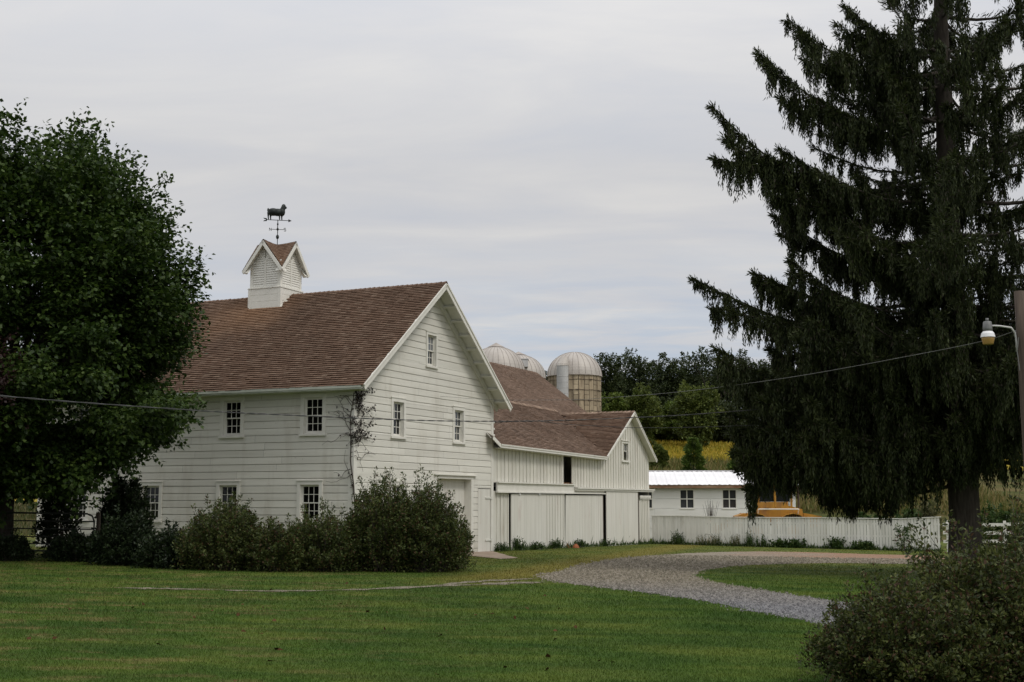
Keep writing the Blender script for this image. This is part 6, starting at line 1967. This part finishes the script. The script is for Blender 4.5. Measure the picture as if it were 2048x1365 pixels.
r = np.random.default_rng(99)
NB = 560000
uu = r.random(NB)
Y = 1 / (1 / 9.5 - uu * (1 / 9.5 - 1 / 66.0))
X = r.uniform(-1, 1, NB) * (0.42 * Y + 2.0)
ok = ~inside(drive_loop, X + r.normal(0, 0.16, NB), Y + r.normal(0, 0.16, NB))
for t_ in tracks:
    q = inside(t_, X, Y); ok &= ~(q & (r.random(NB) < 0.55))
bl = (X - C0[0]) * dv[0] + (Y - C0[1]) * dv[1]; be = (X - C0[0]) * ev[0] + (Y - C0[1]) * ev[1]
ok &= ~((bl > -0.05) & (be > -0.05))
ok &= ~((X - FE[0]) * dv[0] + (Y - FE[1]) * dv[1] > -0.05)
ap = (X > -1.9) & (X < 0.6) & (Y > 41.5) & (Y < 50.2) & inside([gp(u, v)[:2] for u, v in [(915, 1092), (955, 1097), (985, 1103), (1010, 1110), (1036, 1117), (1000, 1119), (955, 1114), (925, 1112)]], X, Y)
ok &= ~ap
X, Y = X[ok], Y[ok]; n = len(X)
sc_ = np.clip(Y / 14.0, 0.8, 3.2)
h = r.uniform(0.014, 0.036, n) * np.clip(sc_, 1, 1.5); w_ = 0.0065 * sc_ * r.uniform(0.7, 1.4, n)
a = r.uniform(0, 2 * math.pi, n)
b0 = np.stack([X, Y, gplane(X, Y) - 0.003], 1); s = np.stack([np.cos(a), np.sin(a), np.zeros(n)], 1) * w_[:, None] / 2
tip = b0 + np.stack([r.normal(0, 0.45, n) * h, r.normal(0, 0.45, n) * h, h], 1)
V = np.stack([b0 - s, b0 + s, tip], 1).reshape(-1, 3)
o = np_mesh('grass', V, np.arange(n * 3).reshape(n, 3), M['grass'])
tag(o, 'short mown grass of the lawn', 'grass', kind='stuff')
# fallen leaves dotted on the lawn
r = np.random.default_rng(17); n = 70
Y = r.uniform(10.5, 27, n); X = r.uniform(-0.42, 0.1, n) * Y
P = np.stack([X, Y, gplane(X, Y) + 0.03], 1)
V, Q = leaf_quads(P, r.normal(size=(n, 3)) * [1, 1, 0.3], r.normal(0, 0.4, (n, 3)) + [0, 0, 1], r.uniform(0.05, 0.10, n), r.uniform(0.04, 0.07, n))
M['litter'] = m_simple('brown_leaf_litter', (0.05, 0.025, 0.012), (0.10, 0.055, 0.03), 3, 1.0, 0.3, spec=0.0)
o = np_mesh('fallen_leaves', V, Q, M['litter']); tag(o, 'small brown leaves scattered on the lawn', 'leaves', kind='stuff')

# loose stones on the drive
r = np.random.default_rng(123); n = 160000
Y = 1 / (1 / 17.0 - r.random(n) * (1 / 17.0 - 1 / 50.0)); X = r.uniform(-3, 22, n)
ok = inside(drive_loop, X + r.normal(0, 0.13, n), Y + r.normal(0, 0.13, n)) & (X < 0.47 * Y + 1)
X, Y = X[ok], Y[ok]; n = len(X)
sz = r.uniform(0.014, 0.032, n) * np.clip(Y / 22, 0.9, 1.8); a = r.uniform(0, 6.283, n); z0 = gplane(X, Y) + 0.004
ring = [np.stack([X + sz * np.cos(a + k * 2.094) * r.uniform(0.7, 1.2, n), Y + sz * np.sin(a + k * 2.094) * r.uniform(0.7, 1.2, n), z0], 1) for k in range(3)]
apex = np.stack([X + r.normal(0, 0.3, n) * sz, Y + r.normal(0, 0.3, n) * sz, z0 + sz * r.uniform(0.5, 1.1, n)], 1)
V = np.stack(ring + [apex], 1).reshape(-1, 3); b4 = (np.arange(n) * 4)[:, None]
T3 = np.concatenate([b4 + np.array([[0, 1, 3]]), b4 + np.array([[1, 2, 3]]), b4 + np.array([[2, 0, 3]])], 0)
m, nt, out = nodes_of('loose_stone')
isl = island(nt)
sep = nt.nodes.new('ShaderNodeSeparateXYZ'); nt.links.new(coord(nt, (1, 1, 1), 'World'), sep.inputs[0])
cg = ramp(nt, isl, [(0.0, (0.075, 0.074, 0.078)), (0.5, (0.125, 0.123, 0.128)), (1.0, (0.235, 0.232, 0.232))])
ct = ramp(nt, isl, [(0.0, (0.095, 0.082, 0.060)), (0.5, (0.160, 0.140, 0.103)), (1.0, (0.25, 0.222, 0.17))])
surf(nt, out, mixc(nt, maprange(nt, sep.outputs[1], 22.5, 31.0), cg, ct), 0.9, 0.2)
o = np_mesh('gravel_stones', V, T3, m)
tag(o, 'loose crushed stone lying on the drive', 'gravel', kind='stuff')
